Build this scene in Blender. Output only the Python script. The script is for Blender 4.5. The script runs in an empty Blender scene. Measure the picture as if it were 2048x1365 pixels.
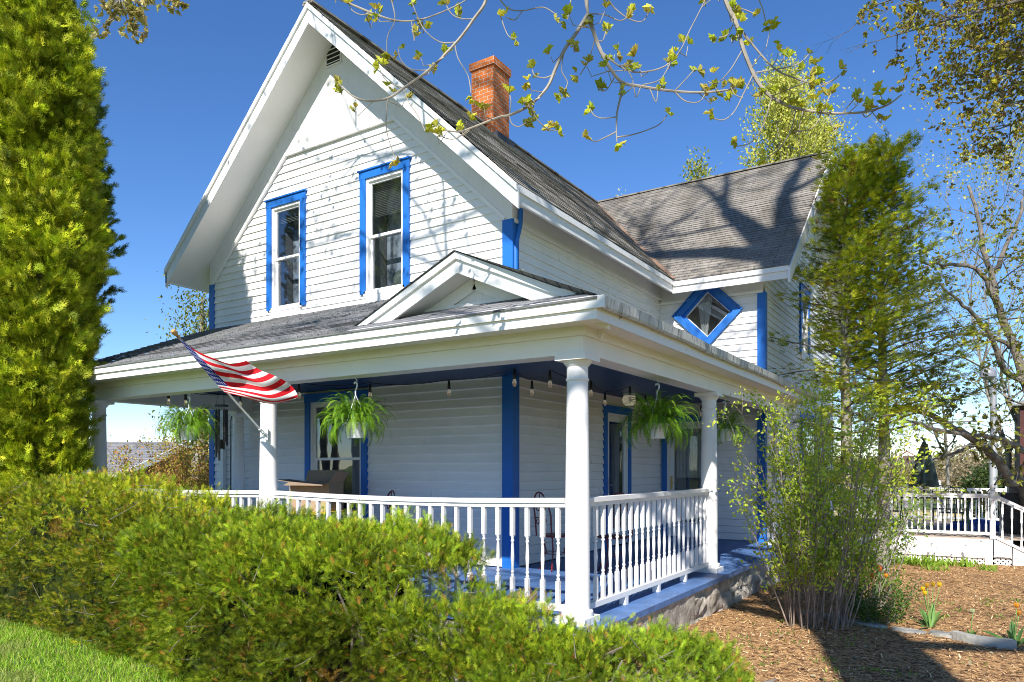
import bpy, math, random
import numpy as np
from mathutils import Vector, noise
random.seed(7); rng = np.random.default_rng(7)
C = bpy.context.scene.collection
R = math.radians
# ---------------------------------------------------------------- camera
CX, F_PX, HOR = 1024.0, 1447.9, 937.0
YAW = R(32.6)
FW = (-math.sin(YAW), math.cos(YAW)); RT = (math.cos(YAW), math.sin(YAW))
CAM = (2.891, -5.570, 1.75)
cd = bpy.data.cameras.new("camera"); cam = bpy.data.objects.new("camera", cd); C.objects.link(cam)
cd.sensor_width = 36; cd.lens = 36 * F_PX / 2048; cd.shift_y = (HOR - 682.5) / 2048
cd.clip_end = 9000; cd.clip_start = .05
cam.location = CAM; cam.rotation_euler = (R(90), 0, YAW)
bpy.context.scene.camera = cam
# ---------------------------------------------------------------- light
SUN = Vector((.27, -1, .80)).normalized()          # direction towards the sun
EL = math.asin(SUN.z); AZ = math.atan2(SUN.x, SUN.y)
w = bpy.data.worlds.new("World"); bpy.context.scene.world = w; w.use_nodes = True
nt = w.node_tree; bg = nt.nodes["Background"]
sky = nt.nodes.new("ShaderNodeTexSky"); sky.sky_type = 'NISHITA'; sky.sun_disc = False
sky.sun_elevation = EL; sky.sun_rotation = AZ
sky.altitude = 1200; sky.air_density = 1.0; sky.dust_density = 0.1; sky.ozone_density = 3.5
hs = nt.nodes.new("ShaderNodeHueSaturation"); hs.inputs['Saturation'].default_value = 1.2; hs.inputs['Hue'].default_value = .507
nt.links.new(sky.outputs[0], hs.inputs['Color']); nt.links.new(hs.outputs[0], bg.inputs[0]); bg.inputs[1].default_value = .115
sd = bpy.data.lights.new("sun", 'SUN'); sd.energy = 5.0; sd.angle = R(.53); sd.color = (1, .965, .92)
sun = bpy.data.objects.new("sun", sd); C.objects.link(sun)
sun.rotation_euler = SUN.to_track_quat('Z', 'Y').to_euler(); sun.location = (4, -20, 20)
vs = bpy.context.scene.view_settings
cy = bpy.context.scene.cycles; cy.filter_width = 1.0
cy.use_adaptive_sampling = False
try: cy.denoising_prefilter = 'NONE'; cy.denoising_input_passes = 'RGB_ALBEDO_NORMAL'
except Exception: pass
vs.view_transform = 'Standard'; vs.look = 'None'; vs.exposure = 0.72; vs.gamma = 1

# ---------------------------------------------------------------- helpers
def ray(x, y):
    u = (x - CX) / F_PX; v = (HOR - y) / F_PX
    return (FW[0] + u * RT[0], FW[1] + u * RT[1], v)
def hit(x, y, X=None, Y=None, Z=None, D=None):
    r = ray(x, y)
    if X is not None: t = (X - CAM[0]) / r[0]
    elif Y is not None: t = (Y - CAM[1]) / r[1]
    elif Z is not None: t = (Z - CAM[2]) / r[2]
    else: t = D
    return Vector((CAM[0] + t * r[0], CAM[1] + t * r[1], CAM[2] + t * r[2]))
def inframe(p, m=60):
    dx, dy = p[0] - CAM[0], p[1] - CAM[1]
    d = dx * FW[0] + dy * FW[1]
    if d < .3: return False
    l = dx * RT[0] + dy * RT[1]
    x = CX + F_PX * l / d; y = HOR - F_PX * (p[2] - CAM[2]) / d
    return -m < x < 2048 + m and -m < y < 1365 + m
def sm(a, b, x):
    t = max(0., min(1., (x - a) / (b - a))); return t * t * (3 - 2 * t)
def gz(x, y):
    """terrain height"""
    z = -.018 * max(0, min(y, 9.5))
    d = math.hypot(x - 1, y - 2)
    z -= 1.3 * sm(15, 45, d)
    if y < -1.6: z -= .02 * 0
    return z
def tagp(o, label=None, cat=None, group=None, kind=None):
    if label: o["label"] = label
    if cat: o["category"] = cat
    if group: o["group"] = group
    if kind: o["kind"] = kind
    return o
def empty(name, loc=(0, 0, 0), label=None, cat=None, group=None, rz=0):
    o = bpy.data.objects.new(name, None); C.objects.link(o); o.location = loc; o.rotation_euler = (0, 0, rz)
    o.empty_display_size = .2
    return tagp(o, label, cat, group)
def finish(o, parent, loc=None):
    C.objects.link(o)
    if parent is not None: o.parent = parent
    if loc is not None: o.location = loc
    return o
class MB:
    """collects faces and links them as one mesh object. verts are in the parent's local space"""
    def __init__(s): s.v = []; s.f = []; s.uv = []; s.mi = []; s.cur = 0; s.col = []; s.c = (1, 1, 1)
    def face(s, pts, uv=None):
        n = len(s.v); s.v.extend(tuple(p) for p in pts); s.f.append(tuple(range(n, n + len(pts))))
        s.uv.append(uv); s.mi.append(s.cur); s.col.append(s.c)
    def faces(s, vs_, fs):
        n = len(s.v); s.v.extend(tuple(p) for p in vs_)
        for f in fs:
            s.f.append(tuple(n + i for i in f)); s.uv.append(None); s.mi.append(s.cur); s.col.append(s.c)
    def box(s, x0, x1, y0, y1, z0, z1):
        v = [(x0, y0, z0), (x1, y0, z0), (x1, y1, z0), (x0, y1, z0), (x0, y0, z1), (x1, y0, z1), (x1, y1, z1), (x0, y1, z1)]
        s.faces(v, [(0, 3, 2, 1), (4, 5, 6, 7), (0, 1, 5, 4), (1, 2, 6, 5), (2, 3, 7, 6), (3, 0, 4, 7)])
    def lbox(s, fr, s0, s1, z0, z1, o0, o1):
        """box in wall frame fr=(origin,u,n): s along u, z up, o outwards"""
        O, U, N = fr
        P = lambda a, z, o: (O[0] + U[0] * a + N[0] * o, O[1] + U[1] * a + N[1] * o, O[2] + z)
        v = [P(s0, z0, o1), P(s1, z0, o1), P(s1, z0, o0), P(s0, z0, o0), P(s0, z1, o1), P(s1, z1, o1), P(s1, z1, o0), P(s0, z1, o0)]
        s.faces(v, [(0, 3, 2, 1), (4, 5, 6, 7), (0, 1, 5, 4), (1, 2, 6, 5), (2, 3, 7, 6), (3, 0, 4, 7)])
    def prism(s, poly, ext):
        """poly: list of 3d points, ext: vector"""
        n = len(poly); a = [Vector(p) for p in poly]; b = [p + Vector(ext) for p in a]
        s.faces(a + b, [tuple(range(n))[::-1], tuple(range(n, 2 * n))] + [(i, (i + 1) % n, n + (i + 1) % n, n + i) for i in range(n)])
    def bar(s, a, b, w_, h, up=(0, 0, 1)):
        a = Vector(a); b = Vector(b); d = (b - a).normalized(); u = Vector(up)
        sd_ = d.cross(u)
        if sd_.length < 1e-4: sd_ = d.cross(Vector((1, 0, 0)))
        sd_.normalize(); u2 = sd_.cross(d).normalized()
        q = [(-w_ / 2, -h / 2), (w_ / 2, -h / 2), (w_ / 2, h / 2), (-w_ / 2, h / 2)]
        v = [a + sd_ * x + u2 * y for x, y in q] + [b + sd_ * x + u2 * y for x, y in q]
        s.faces(v, [(3, 2, 1, 0), (4, 5, 6, 7), (0, 1, 5, 4), (1, 2, 6, 5), (2, 3, 7, 6), (3, 0, 4, 7)])
    def tube(s, pts, rad, n=6, cap=True):
        pts = [Vector(p) for p in pts]
        if not hasattr(rad, '__len__'): rad = [rad] * len(pts)
        vs_ = []; fs = []
        ref = Vector((.31, .17, .93)).normalized()
        for i, p in enumerate(pts):
            d = (pts[min(i + 1, len(pts) - 1)] - pts[max(i - 1, 0)])
            if d.length < 1e-9: d = Vector((0, 0, 1))
            d.normalize()
            r_ = ref if abs(d.dot(ref)) < .9 else Vector((1, 0, .1))
            a = d.cross(r_).normalized(); b = d.cross(a)
            for k in range(n):
                t = 2 * math.pi * k / n
                vs_.append(p + (a * math.cos(t) + b * math.sin(t)) * rad[i])
        for i in range(len(pts) - 1):
            for k in range(n):
                fs.append((i * n + k, i * n + (k + 1) % n, (i + 1) * n + (k + 1) % n, (i + 1) * n + k))
        if cap: fs.append(tuple(range(n))[::-1]); fs.append(tuple((len(pts) - 1) * n + k for k in range(n)))
        s.faces(vs_, fs)
    def lathe(s, prof, c, n=16, sq=None):
        """prof: list of (r,z)"""
        vs_ = []; fs = []
        for (r_, z) in prof:
            for k in range(n):
                t = 2 * math.pi * (k + .5) / n
                vs_.append((c[0] + r_ * math.cos(t), c[1] + r_ * math.sin(t), c[2] + z))
        for i in range(len(prof) - 1):
            for k in range(n):
                fs.append((i * n + k, i * n + (k + 1) % n, (i + 1) * n + (k + 1) % n, (i + 1) * n + k))
        fs.append(tuple(range(n))[::-1]); fs.append(tuple((len(prof) - 1) * n + k for k in range(n)))
        s.faces(vs_, fs)
    def build(s, name, mats, parent=None, label=None, smooth=False, loc=None, cols=False):
        me = bpy.data.meshes.new(name); me.from_pydata(s.v, [], s.f); me.validate(verbose=False)
        if not isinstance(mats, (list, tuple)): mats = [mats]
        for m_ in mats: me.materials.append(m_)
        if len(mats) > 1: me.polygons.foreach_set('material_index', s.mi)
        if any(u is not None for u in s.uv):
            ul = me.uv_layers.new(name='UVMap')
            for p, u in zip(me.polygons, s.uv):
                if u is not None:
                    for k, li in enumerate(p.loop_indices): ul.data[li].uv = u[k]
        if cols:
            a = me.attributes.new('col', 'FLOAT_COLOR', 'FACE')
            a.data.foreach_set('color', np.array([(*c_, 1) for c_ in s.col], 'f').ravel())
        if smooth:
            me.polygons.foreach_set('use_smooth', [True] * len(me.polygons))
            try: me.set_sharp_from_angle(angle=R(38))
            except Exception: pass
        me.update()
        o = bpy.data.objects.new(name, me); finish(o, parent, loc)
        if label: o["label"] = label
        return o
def tri_mesh(name, V, T, cols, mat, parent=None, loc=None):
    """fast triangle mesh with per-face colours"""
    me = bpy.data.meshes.new(name); V = np.asarray(V, 'f'); T = np.asarray(T, 'i')
    me.vertices.add(len(V)); me.vertices.foreach_set('co', V.ravel())
    me.loops.add(T.size); me.loops.foreach_set('vertex_index', T.ravel())
    me.polygons.add(len(T)); me.polygons.foreach_set('loop_start', np.arange(0, T.size, 3, dtype='i'))
    try: me.polygons.foreach_set('loop_total', np.full(len(T), 3, 'i'))
    except Exception: pass
    a = me.attributes.new('col', 'FLOAT_COLOR', 'FACE')
    cc = np.ones((len(T), 4), 'f'); cc[:, :3] = cols; a.data.foreach_set('color', cc.ravel())
    me.materials.append(mat); me.update(calc_edges=True)
    o = bpy.data.objects.new(name, me); return finish(o, parent, loc)
def frames(D, N):
    """D (n,3) leaf axis, N (n,3) approx normal -> (n,3,3) columns x=side,y=axis,z=normal"""
    D = D / (np.linalg.norm(D, axis=1, keepdims=True) + 1e-9)
    X = np.cross(D, N); X /= (np.linalg.norm(X, axis=1, keepdims=True) + 1e-9)
    Z = np.cross(X, D)
    return np.stack([X, D, Z], axis=2)
def scatter(name, tmpl, P, D, N, S, cols, mat, parent=None, loc=None):
    tv, tf = tmpl; tv = np.asarray(tv, 'f'); tf = np.asarray(tf, 'i')
    P = np.asarray(P, 'f'); M = frames(np.asarray(D, 'f'), np.asarray(N, 'f'))
    V = np.einsum('nij,mj->nmi', M, tv) * np.asarray(S)[:, None, None] + P[:, None, :]
    n, m = len(P), len(tv)
    T = (tf[None] + (np.arange(n) * m)[:, None, None]).reshape(-1, 3)
    cc = np.repeat(np.asarray(cols, 'f'), len(tf), axis=0)
    return tri_mesh(name, V.reshape(-1, 3), T, cc, mat, parent, loc)
def rdir(n):
    v = rng.normal(size=(n, 3)); return v / np.linalg.norm(v, axis=1, keepdims=True)
def mixcol(n, pal, jit=.25):
    pal = np.array(pal); k = rng.integers(0, len(pal), n); t = rng.random((n, 1))
    c = pal[k] * (1 - t) + pal[rng.integers(0, len(pal), n)] * t
    return np.clip(c * (1 + jit * (rng.random((n, 1)) * 2 - 1)), 0.002, .95)
# leaf templates: triangles
def t_leaf(wd=.5):
    return [(0, 0, 0), (-wd / 2, .45, .06), (0, 1, 0), (wd / 2, .45, .06), (0, .45, -.02)], [(0, 4, 1), (1, 4, 2), (0, 3, 4), (3, 2, 4)]
def t_feather(n=6, wd=.5, thick=.09, drop=.12):
    """flat shoot with paired needles"""
    v = []; f = []
    def tri(a, b, c): k = len(v); v.extend([a, b, c]); f.append((k, k + 1, k + 2))
    tri((-.02, 0, 0), (.02, 0, 0), (0, 1.0, -drop))
    for i in range(n):
        y = .08 + .84 * i / (n - 1); l = wd * (.6 + .55 * math.sin(math.pi * min(1, (i + .8) / n))) * (1 - .35 * i / n)
        z = -drop * y * y
        for sg in (-1, 1):
            tri((0, y - thick / 2, z), (0, y + thick / 2, z), (sg * l, y + l * .75, z + random.uniform(-.05, .08)))
    return v, f
def t_fan(wd=.9):
    """flat scale-leaf spray, like arborvitae"""
    v = []; f = []
    def tri(a, b, c): k = len(v); v.extend([a, b, c]); f.append((k, k + 1, k + 2))
    for k, (ang, l) in enumerate(((0, 1), (-28, .82), (28, .85), (-52, .62), (50, .6), (-75, .4), (76, .38))):
        a = R(ang); dx, dy = math.sin(a), math.cos(a); w2 = .055
        bx, by = 0, .05 + .1 * (abs(ang) < 60)
        tri((bx - dy * w2, by + dx * w2, 0), (bx + dy * w2, by - dx * w2, 0), (bx + dx * l * wd, by + dy * l, random.uniform(-.12, .12)))
        mx, my = bx + dx * l * .5 * wd, by + dy * l * .5
        for s_ in (-1, 1):
            a2 = a + s_ * .7
            tri((mx - dy * .045, my + dx * .045, 0), (mx + dy * .045, my - dx * .045, 0), (mx + math.sin(a2) * l * .4, my + math.cos(a2) * l * .4, random.uniform(-.1, .1)))
    return v, f
def t_bud():
    """young maple leaf cluster: drooping pointed leaves from one point"""
    v = []; f = []
    def tri(a, b, c): k = len(v); v.extend([a, b, c]); f.append((k, k + 1, k + 2))
    for k in range(7):
        t = 2 * math.pi * k / 7 + random.uniform(-.3, .3); o = random.uniform(.3, .75); h = random.uniform(.35, .9)
        c, s_ = math.cos(t), math.sin(t)
        b = (c * .04, .02, s_ * .04); m_ = (c * o * .6, .45 * h + .15, s_ * o * .6); e = (c * o * 1.05, h * .55 + .1, s_ * o * 1.05)
        wx, wz = -s_ * .17, c * .17
        tri(b, (m_[0] + wx, m_[1], m_[2] + wz), e); tri(b, e, (m_[0] - wx, m_[1], m_[2] - wz))
        tri(b, (m_[0] + wx * 1.6, m_[1] + .12, m_[2] + wz * 1.6), m_)
    return v, f
# ---------------------------------------------------------------- materials
def mat(name, col=(.8, .8, .8), rough=.5, metal=0, spec=.5, bump=None, var=None, ncol=None, vcol=False, trans=0, coat=0):
    """procedural principled. bump=(scale,strength); var=(scale,amount) brightness variation; ncol=(colour,scale,lo,hi) patches"""
    m = bpy.data.materials.new(name); m.use_nodes = True; n = m.node_tree.nodes; l = m.node_tree.links
    b = n['Principled BSDF']; b.inputs['Roughness'].default_value = rough; b.inputs['Metallic'].default_value = metal
    b.inputs['Specular IOR Level'].default_value = spec
    if coat: b.inputs['Coat Weight'].default_value = coat
    co = n.new('ShaderNodeTexCoord').outputs['Object']
    src = None
    if vcol:
        a = n.new('ShaderNodeAttribute'); a.attribute_name = 'col'; src = a.outputs['Color']
    else:
        r = n.new('ShaderNodeRGB'); r.outputs[0].default_value = (*col, 1); src = r.outputs[0]
    if ncol:
        c2, sc, lo, hi = ncol
        t = n.new('ShaderNodeTexNoise'); t.inputs['Scale'].default_value = sc; t.inputs['Detail'].default_value = 6; t.inputs['Roughness'].default_value = .65
        l.new(co, t.inputs['Vector']); rp = n.new('ShaderNodeMapRange'); rp.inputs[1].default_value = lo; rp.inputs[2].default_value = hi
        l.new(t.outputs[0], rp.inputs[0]); mx = n.new('ShaderNodeMix'); mx.data_type = 'RGBA'
        l.new(rp.outputs[0], mx.inputs[0]); l.new(src, mx.inputs[6]); mx.inputs[7].default_value = (*c2, 1); src = mx.outputs[2]
    if var:
        t = n.new('ShaderNodeTexNoise'); t.inputs['Scale'].default_value = var[0]; t.inputs['Detail'].default_value = 5
        l.new(co, t.inputs['Vector']); mr = n.new('ShaderNodeMapRange'); mr.inputs[1].default_value = .3; mr.inputs[2].default_value = .7
        mr.inputs[3].default_value = 1 - var[1]; mr.inputs[4].default_value = 1 + var[1]; l.new(t.outputs[0], mr.inputs[0])
        mu = n.new('ShaderNodeVectorMath'); mu.operation = 'MULTIPLY'; l.new(src, mu.inputs[0]); l.new(mr.outputs[0], mu.inputs[1]); src = mu.outputs[0]
    l.new(src, b.inputs['Base Color'])
    if bump:
        t = n.new('ShaderNodeTexNoise'); t.inputs['Scale'].default_value = bump[0]; t.inputs['Detail'].default_value = 6
        l.new(co, t.inputs['Vector']); bp = n.new('ShaderNodeBump'); bp.inputs['Strength'].default_value = bump[1]; bp.inputs['Distance'].default_value = .02
        l.new(t.outputs[0], bp.inputs['Height']); l.new(bp.outputs[0], b.inputs['Normal'])
    if trans:
        tr = n.new('ShaderNodeBsdfTranslucent'); l.new(src, tr.inputs[0]); mx = n.new('ShaderNodeMixShader'); mx.inputs[0].default_value = trans
        l.new(b.outputs[0], mx.inputs[1]); l.new(tr.outputs[0], mx.inputs[2]); l.new(mx.outputs[0], n['Material Output'].inputs[0])
    return m
def m_paint(name, col, crack=(.35, .34, .32), amount=.66):
    """old painted wood: faint brush grain, small chips"""
    m = mat(name, col, .5, spec=.4, var=(2.2, .035)); n = m.node_tree.nodes; l = m.node_tree.links; b = n['Principled BSDF']
    co = n.new('ShaderNodeTexCoord').outputs['Object']
    mp = n.new('ShaderNodeMapping'); mp.inputs['Scale'].default_value = (7, 7, 55); l.new(co, mp.inputs[0])
    t = n.new('ShaderNodeTexNoise'); t.inputs['Scale'].default_value = 1; t.inputs['Detail'].default_value = 8; t.inputs['Roughness'].default_value = .7; l.new(mp.outputs[0], t.inputs['Vector'])
    mr = n.new('ShaderNodeMapRange'); mr.inputs[1].default_value = amount; mr.inputs[2].default_value = amount + .08; l.new(t.outputs[0], mr.inputs[0])
    mx = n.new('ShaderNodeMix'); mx.data_type = 'RGBA'; l.new(mr.outputs[0], mx.inputs[0]); l.new(b.inputs['Base Color'].links[0].from_socket, mx.inputs[6]); mx.inputs[7].default_value = (*crack, 1)
    l.new(mx.outputs[2], b.inputs['Base Color'])
    bp = n.new('ShaderNodeBump'); bp.inputs['Strength'].default_value = .25; bp.inputs['Distance'].default_value = .006; l.new(t.outputs[0], bp.inputs['Height']); l.new(bp.outputs[0], b.inputs['Normal'])
    return m
WHITE = m_paint('white_paint', (.82, .795, .76))
SIDING = m_paint('siding_paint', (.81, .785, .75), amount=.70)
SHADEW = m_paint('siding_paint_shaded', (.80, .765, .73), amount=.72)  # copy of the siding white, its colour set for the porch shade
TRIMB = m_paint('blue_paint', (.012, .135, .47), (.01, .05, .2), .74)
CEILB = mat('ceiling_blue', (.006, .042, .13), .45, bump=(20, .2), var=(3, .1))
FLOORB = mat('floor_blue', (.08, .165, .36), .55, var=(6, .2), ncol=((.35, .38, .5), 9, .62, .72), bump=(30, .3))
DIRTY = mat('gutter_dirty', (.48, .47, .43), .6, ncol=((.09, .08, .06), 12, .52, .66), var=(5, .25))
def m_streak():
    m = mat('gutter_streaked', (.5, .49, .45), .6, var=(5, .15)); n = m.node_tree.nodes; l = m.node_tree.links; b = n['Principled BSDF']
    co = n.new('ShaderNodeTexCoord').outputs['Object']; mp = n.new('ShaderNodeMapping'); mp.inputs['Scale'].default_value = (22, 22, 1.5); l.new(co, mp.inputs[0])
    t = n.new('ShaderNodeTexNoise'); t.inputs['Detail'].default_value = 5; t.inputs['Roughness'].default_value = .7; t.inputs['Scale'].default_value = 1; l.new(mp.outputs[0], t.inputs['Vector'])
    mr = n.new('ShaderNodeMapRange'); mr.inputs[1].default_value = .5; mr.inputs[2].default_value = .68; l.new(t.outputs[0], mr.inputs[0])
    mx = n.new('ShaderNodeMix'); mx.data_type = 'RGBA'; l.new(mr.outputs[0], mx.inputs[0]); l.new(b.inputs['Base Color'].links[0].from_socket, mx.inputs[6]); mx.inputs[7].default_value = (.08, .075, .06, 1)
    l.new(mx.outputs[2], b.inputs['Base Color']); return m
STREAK = m_streak()
BLOTCH = mat('blotched_white', (.78, .77, .75), .55, ncol=((.11, .10, .085), 4.2, .63, .68), bump=(8, .5))  # white with sharp dark noise blotches
DARK = mat('dark_room', (.20, .20, .21), .9); BLACKH = mat('painted_shade', (.02, .02, .02), .9)
CURT = mat('curtain_cloth', (.55, .54, .50), .9, var=(5, .15)); REFL = mat('painted_reflection', (.36, .40, .47), .9, ncol=((.10, .115, .14), 5, .45, .62)); BLIND = mat('blind_slats', (.6, .6, .58), .6)  # mottled sheet colour imitates sky and branches reflected in the glass
BLACKM = mat('black_metal', (.015, .015, .016), .4, spec=.5); REDM = mat('red_metal', (.16, .012, .016), .4)
YEL = mat('yellow_plastic', (.72, .50, .03), .45); CARD = mat('cardboard', (.30, .22, .15), .85, bump=(20, .1), var=(6, .1))
CHROME = mat('steel', (.55, .55, .55), .3, metal=1); BRASS = mat('brass', (.6, .42, .15), .35, metal=1)
WPLAS = mat('white_plastic', (.75, .76, .76), .4)
BARK = mat('bark', (.17, .145, .115), .9, bump=(18, .8), var=(9, .35)); BARKG = mat('grey_bark', (.24, .215, .18), .85, bump=(16, .6), var=(7, .3))
BARKT = mat('twig_bark', (.30, .26, .21), .8, var=(12, .25))
LEAF = mat('leaf', vcol=True, rough=.5, spec=.35, trans=.38)
LEAFC = mat('conifer_leaf', vcol=True, rough=.6, spec=.25, trans=.25)
CHIP = mat('chips', vcol=True, rough=.9, spec=.1); PETAL = mat('petal', vcol=True, rough=.5, trans=.35)
def m_glass():
    m = bpy.data.materials.new('window_glass'); m.use_nodes = True; n = m.node_tree.nodes; l = m.node_tree.links
    n.remove(n['Principled BSDF']); g = n.new('ShaderNodeBsdfGlossy'); g.inputs['Roughness'].default_value = .015; g.inputs[0].default_value = (.9, .95, 1, 1)
    t = n.new('ShaderNodeBsdfTransparent'); t.inputs[0].default_value = (.72, .76, .78, 1); lw = n.new('ShaderNodeLayerWeight'); lw.inputs[0].default_value = .5; fr = n.new('ShaderNodeMath'); fr.operation = 'POWER'; fr.inputs[1].default_value = 3.5; l.new(lw.outputs['Facing'], fr.inputs[0])
    mp = n.new('ShaderNodeMath'); mp.operation = 'MULTIPLY_ADD'; mp.inputs[1].default_value = .75; mp.inputs[2].default_value = .16; l.new(fr.outputs[0], mp.inputs[0])
    nz = n.new('ShaderNodeTexNoise'); nz.inputs['Scale'].default_value = 1.3; bp = n.new('ShaderNodeBump'); bp.inputs['Strength'].default_value = .06; bp.inputs['Distance'].default_value = .05
    l.new(nz.outputs[0], bp.inputs['Height']); l.new(bp.outputs[0], g.inputs['Normal'])
    x = n.new('ShaderNodeMixShader'); l.new(mp.outputs[0], x.inputs[0]); l.new(t.outputs[0], x.inputs[1]); l.new(g.outputs[0], x.inputs[2]); l.new(x.outputs[0], n['Material Output'].inputs[0]); return m
GLASS = m_glass()
def m_bulb():
    m = bpy.data.materials.new('bulb_glass'); m.use_nodes = True; n = m.node_tree.nodes; l = m.node_tree.links; b = n['Principled BSDF']
    b.inputs['Base Color'].default_value = (1, .97, .93, 1); b.inputs['Roughness'].default_value = .05; b.inputs['Transmission Weight'].default_value = 1; b.inputs['Emission Color'].default_value = (1, .72, .4, 1); b.inputs['Emission Strength'].default_value = .03; return m
BULB = m_bulb()
GLOBE = mat('globe_glass', (.75, .72, .55), .25); GLOBE.node_tree.nodes['Principled BSDF'].inputs['Emission Color'].default_value = (1, .9, .6, 1); GLOBE.node_tree.nodes['Principled BSDF'].inputs['Emission Strength'].default_value = .12
def m_shingle(name, base, stain, stainamt, course=.14, tab=.3, mort=.009, md=.38):
    """asphalt shingles laid in UV metres: u along the eave, v up the slope"""
    m = bpy.data.materials.new(name); m.use_nodes = True; n = m.node_tree.nodes; l = m.node_tree.links; b = n['Principled BSDF']
    b.inputs['Roughness'].default_value = .92; b.inputs['Specular IOR Level'].default_value = .15
    uv = n.new('ShaderNodeUVMap').outputs[0]
    wob = n.new('ShaderNodeTexNoise'); wob.inputs['Scale'].default_value = 2.5; l.new(uv, wob.inputs['Vector'])
    wm = n.new('ShaderNodeVectorMath'); wm.operation = 'SCALE'; l.new(wob.outputs['Color'], wm.inputs[0]); wm.inputs['Scale'].default_value = .03
    ad = n.new('ShaderNodeVectorMath'); l.new(uv, ad.inputs[0]); l.new(wm.outputs[0], ad.inputs[1])
    br = n.new('ShaderNodeTexBrick'); l.new(ad.outputs[0], br.inputs['Vector']); br.inputs['Scale'].default_value = 1
    br.inputs['Brick Width'].default_value = tab; br.inputs['Row Height'].default_value = course; br.inputs['Mortar Size'].default_value = mort; br.inputs['Mortar Smooth'].default_value = .3
    br.inputs['Color1'].default_value = (*[c * 1.12 for c in base], 1); br.inputs['Color2'].default_value = (*[c * .85 for c in base], 1); br.inputs['Mortar'].default_value = (*[c * md for c in base], 1)
    mp = n.new('ShaderNodeMapping'); mp.inputs['Scale'].default_value = (1.3, .5, 1); l.new(uv, mp.inputs[0])
    st = n.new('ShaderNodeTexNoise'); st.inputs['Scale'].default_value = 1.2; st.inputs['Detail'].default_value = 8; st.inputs['Roughness'].default_value = .7; l.new(mp.outputs[0], st.inputs['Vector'])
    mr = n.new('ShaderNodeMapRange'); mr.inputs[1].default_value = .46; mr.inputs[2].default_value = .66; mr.inputs[4].default_value = stainamt; l.new(st.outputs[0], mr.inputs[0])
    mx = n.new('ShaderNodeMix'); mx.data_type = 'RGBA'; l.new(mr.outputs[0], mx.inputs[0]); l.new(br.outputs[0], mx.inputs[6]); mx.inputs[7].default_value = (*stain, 1)
    gr = n.new('ShaderNodeTexNoise'); gr.inputs['Scale'].default_value = 60; gr.inputs['Detail'].default_value = 4; l.new(uv, gr.inputs['Vector'])
    m2 = n.new('ShaderNodeMapRange'); m2.inputs[1].default_value = .3; m2.inputs[2].default_value = .7; m2.inputs[3].default_value = .55; m2.inputs[4].default_value = 1.45; l.new(gr.outputs[0], m2.inputs[0])
    mu = n.new('ShaderNodeVectorMath'); mu.operation = 'MULTIPLY'; l.new(mx.outputs[2], mu.inputs[0]); l.new(m2.outputs[0], mu.inputs[1]); l.new(mu.outputs[0], b.inputs['Base Color'])
    bp = n.new('ShaderNodeBump'); bp.inputs['Strength'].default_value = .6; bp.inputs['Distance'].default_value = .015; l.new(br.outputs[1], bp.inputs['Height']); bp.invert = True
    bp2 = n.new('ShaderNodeBump'); bp2.inputs['Strength'].default_value = .35; bp2.inputs['Distance'].default_value = .01; l.new(gr.outputs[0], bp2.inputs['Height']); l.new(bp.outputs[0], bp2.inputs['Normal']); l.new(bp2.outputs[0], b.inputs['Normal'])
    return m
SHING = m_shingle('weathered_shingles', (.34, .31, .27), (.12, .10, .07), .8, .13, .8, .010, .45)
SHINGP = m_shingle('grey_shingles', (.22, .22, .222), (.13, .128, .125), .6, .13, .9, .012, .3)
SHINGW = m_shingle('tan_shingles', (.26, .235, .20), (.12, .105, .08), .8, .115, .6, .008, .45)
def m_brick():
    m = bpy.data.materials.new('orange_brick'); m.use_nodes = True; n = m.node_tree.nodes; l = m.node_tree.links; b = n['Principled BSDF']; b.inputs['Roughness'].default_value = .9
    uv = n.new('ShaderNodeUVMap').outputs[0]; br = n.new('ShaderNodeTexBrick'); l.new(uv, br.inputs[0]); br.inputs['Scale'].default_value = 1
    br.inputs['Brick Width'].default_value = .2; br.inputs['Row Height'].default_value = .076; br.inputs['Mortar Size'].default_value = .0065; br.inputs['Mortar Smooth'].default_value = .2
    br.inputs['Color1'].default_value = (.50, .115, .02, 1); br.inputs['Color2'].default_value = (.66, .175, .03, 1); br.inputs['Mortar'].default_value = (.55, .42, .32, 1)
    t = n.new('ShaderNodeTexNoise'); t.inputs['Scale'].default_value = 25; t.inputs['Detail'].default_value = 5; l.new(uv, t.inputs['Vector'])
    mr = n.new('ShaderNodeMapRange'); mr.inputs[1].default_value = .3; mr.inputs[2].default_value = .7; mr.inputs[3].default_value = .75; mr.inputs[4].default_value = 1.2; l.new(t.outputs[0], mr.inputs[0])
    mu = n.new('ShaderNodeVectorMath'); mu.operation = 'MULTIPLY'; l.new(br.outputs[0], mu.inputs[0]); l.new(mr.outputs[0], mu.inputs[1]); l.new(mu.outputs[0], b.inputs['Base Color'])
    bp = n.new('ShaderNodeBump'); bp.invert = True; bp.inputs['Strength'].default_value = .8; bp.inputs['Distance'].default_value = .012; l.new(br.outputs[1], bp.inputs['Height']); l.new(bp.outputs[0], b.inputs['Normal']); return m
BRICK = m_brick()
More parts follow.
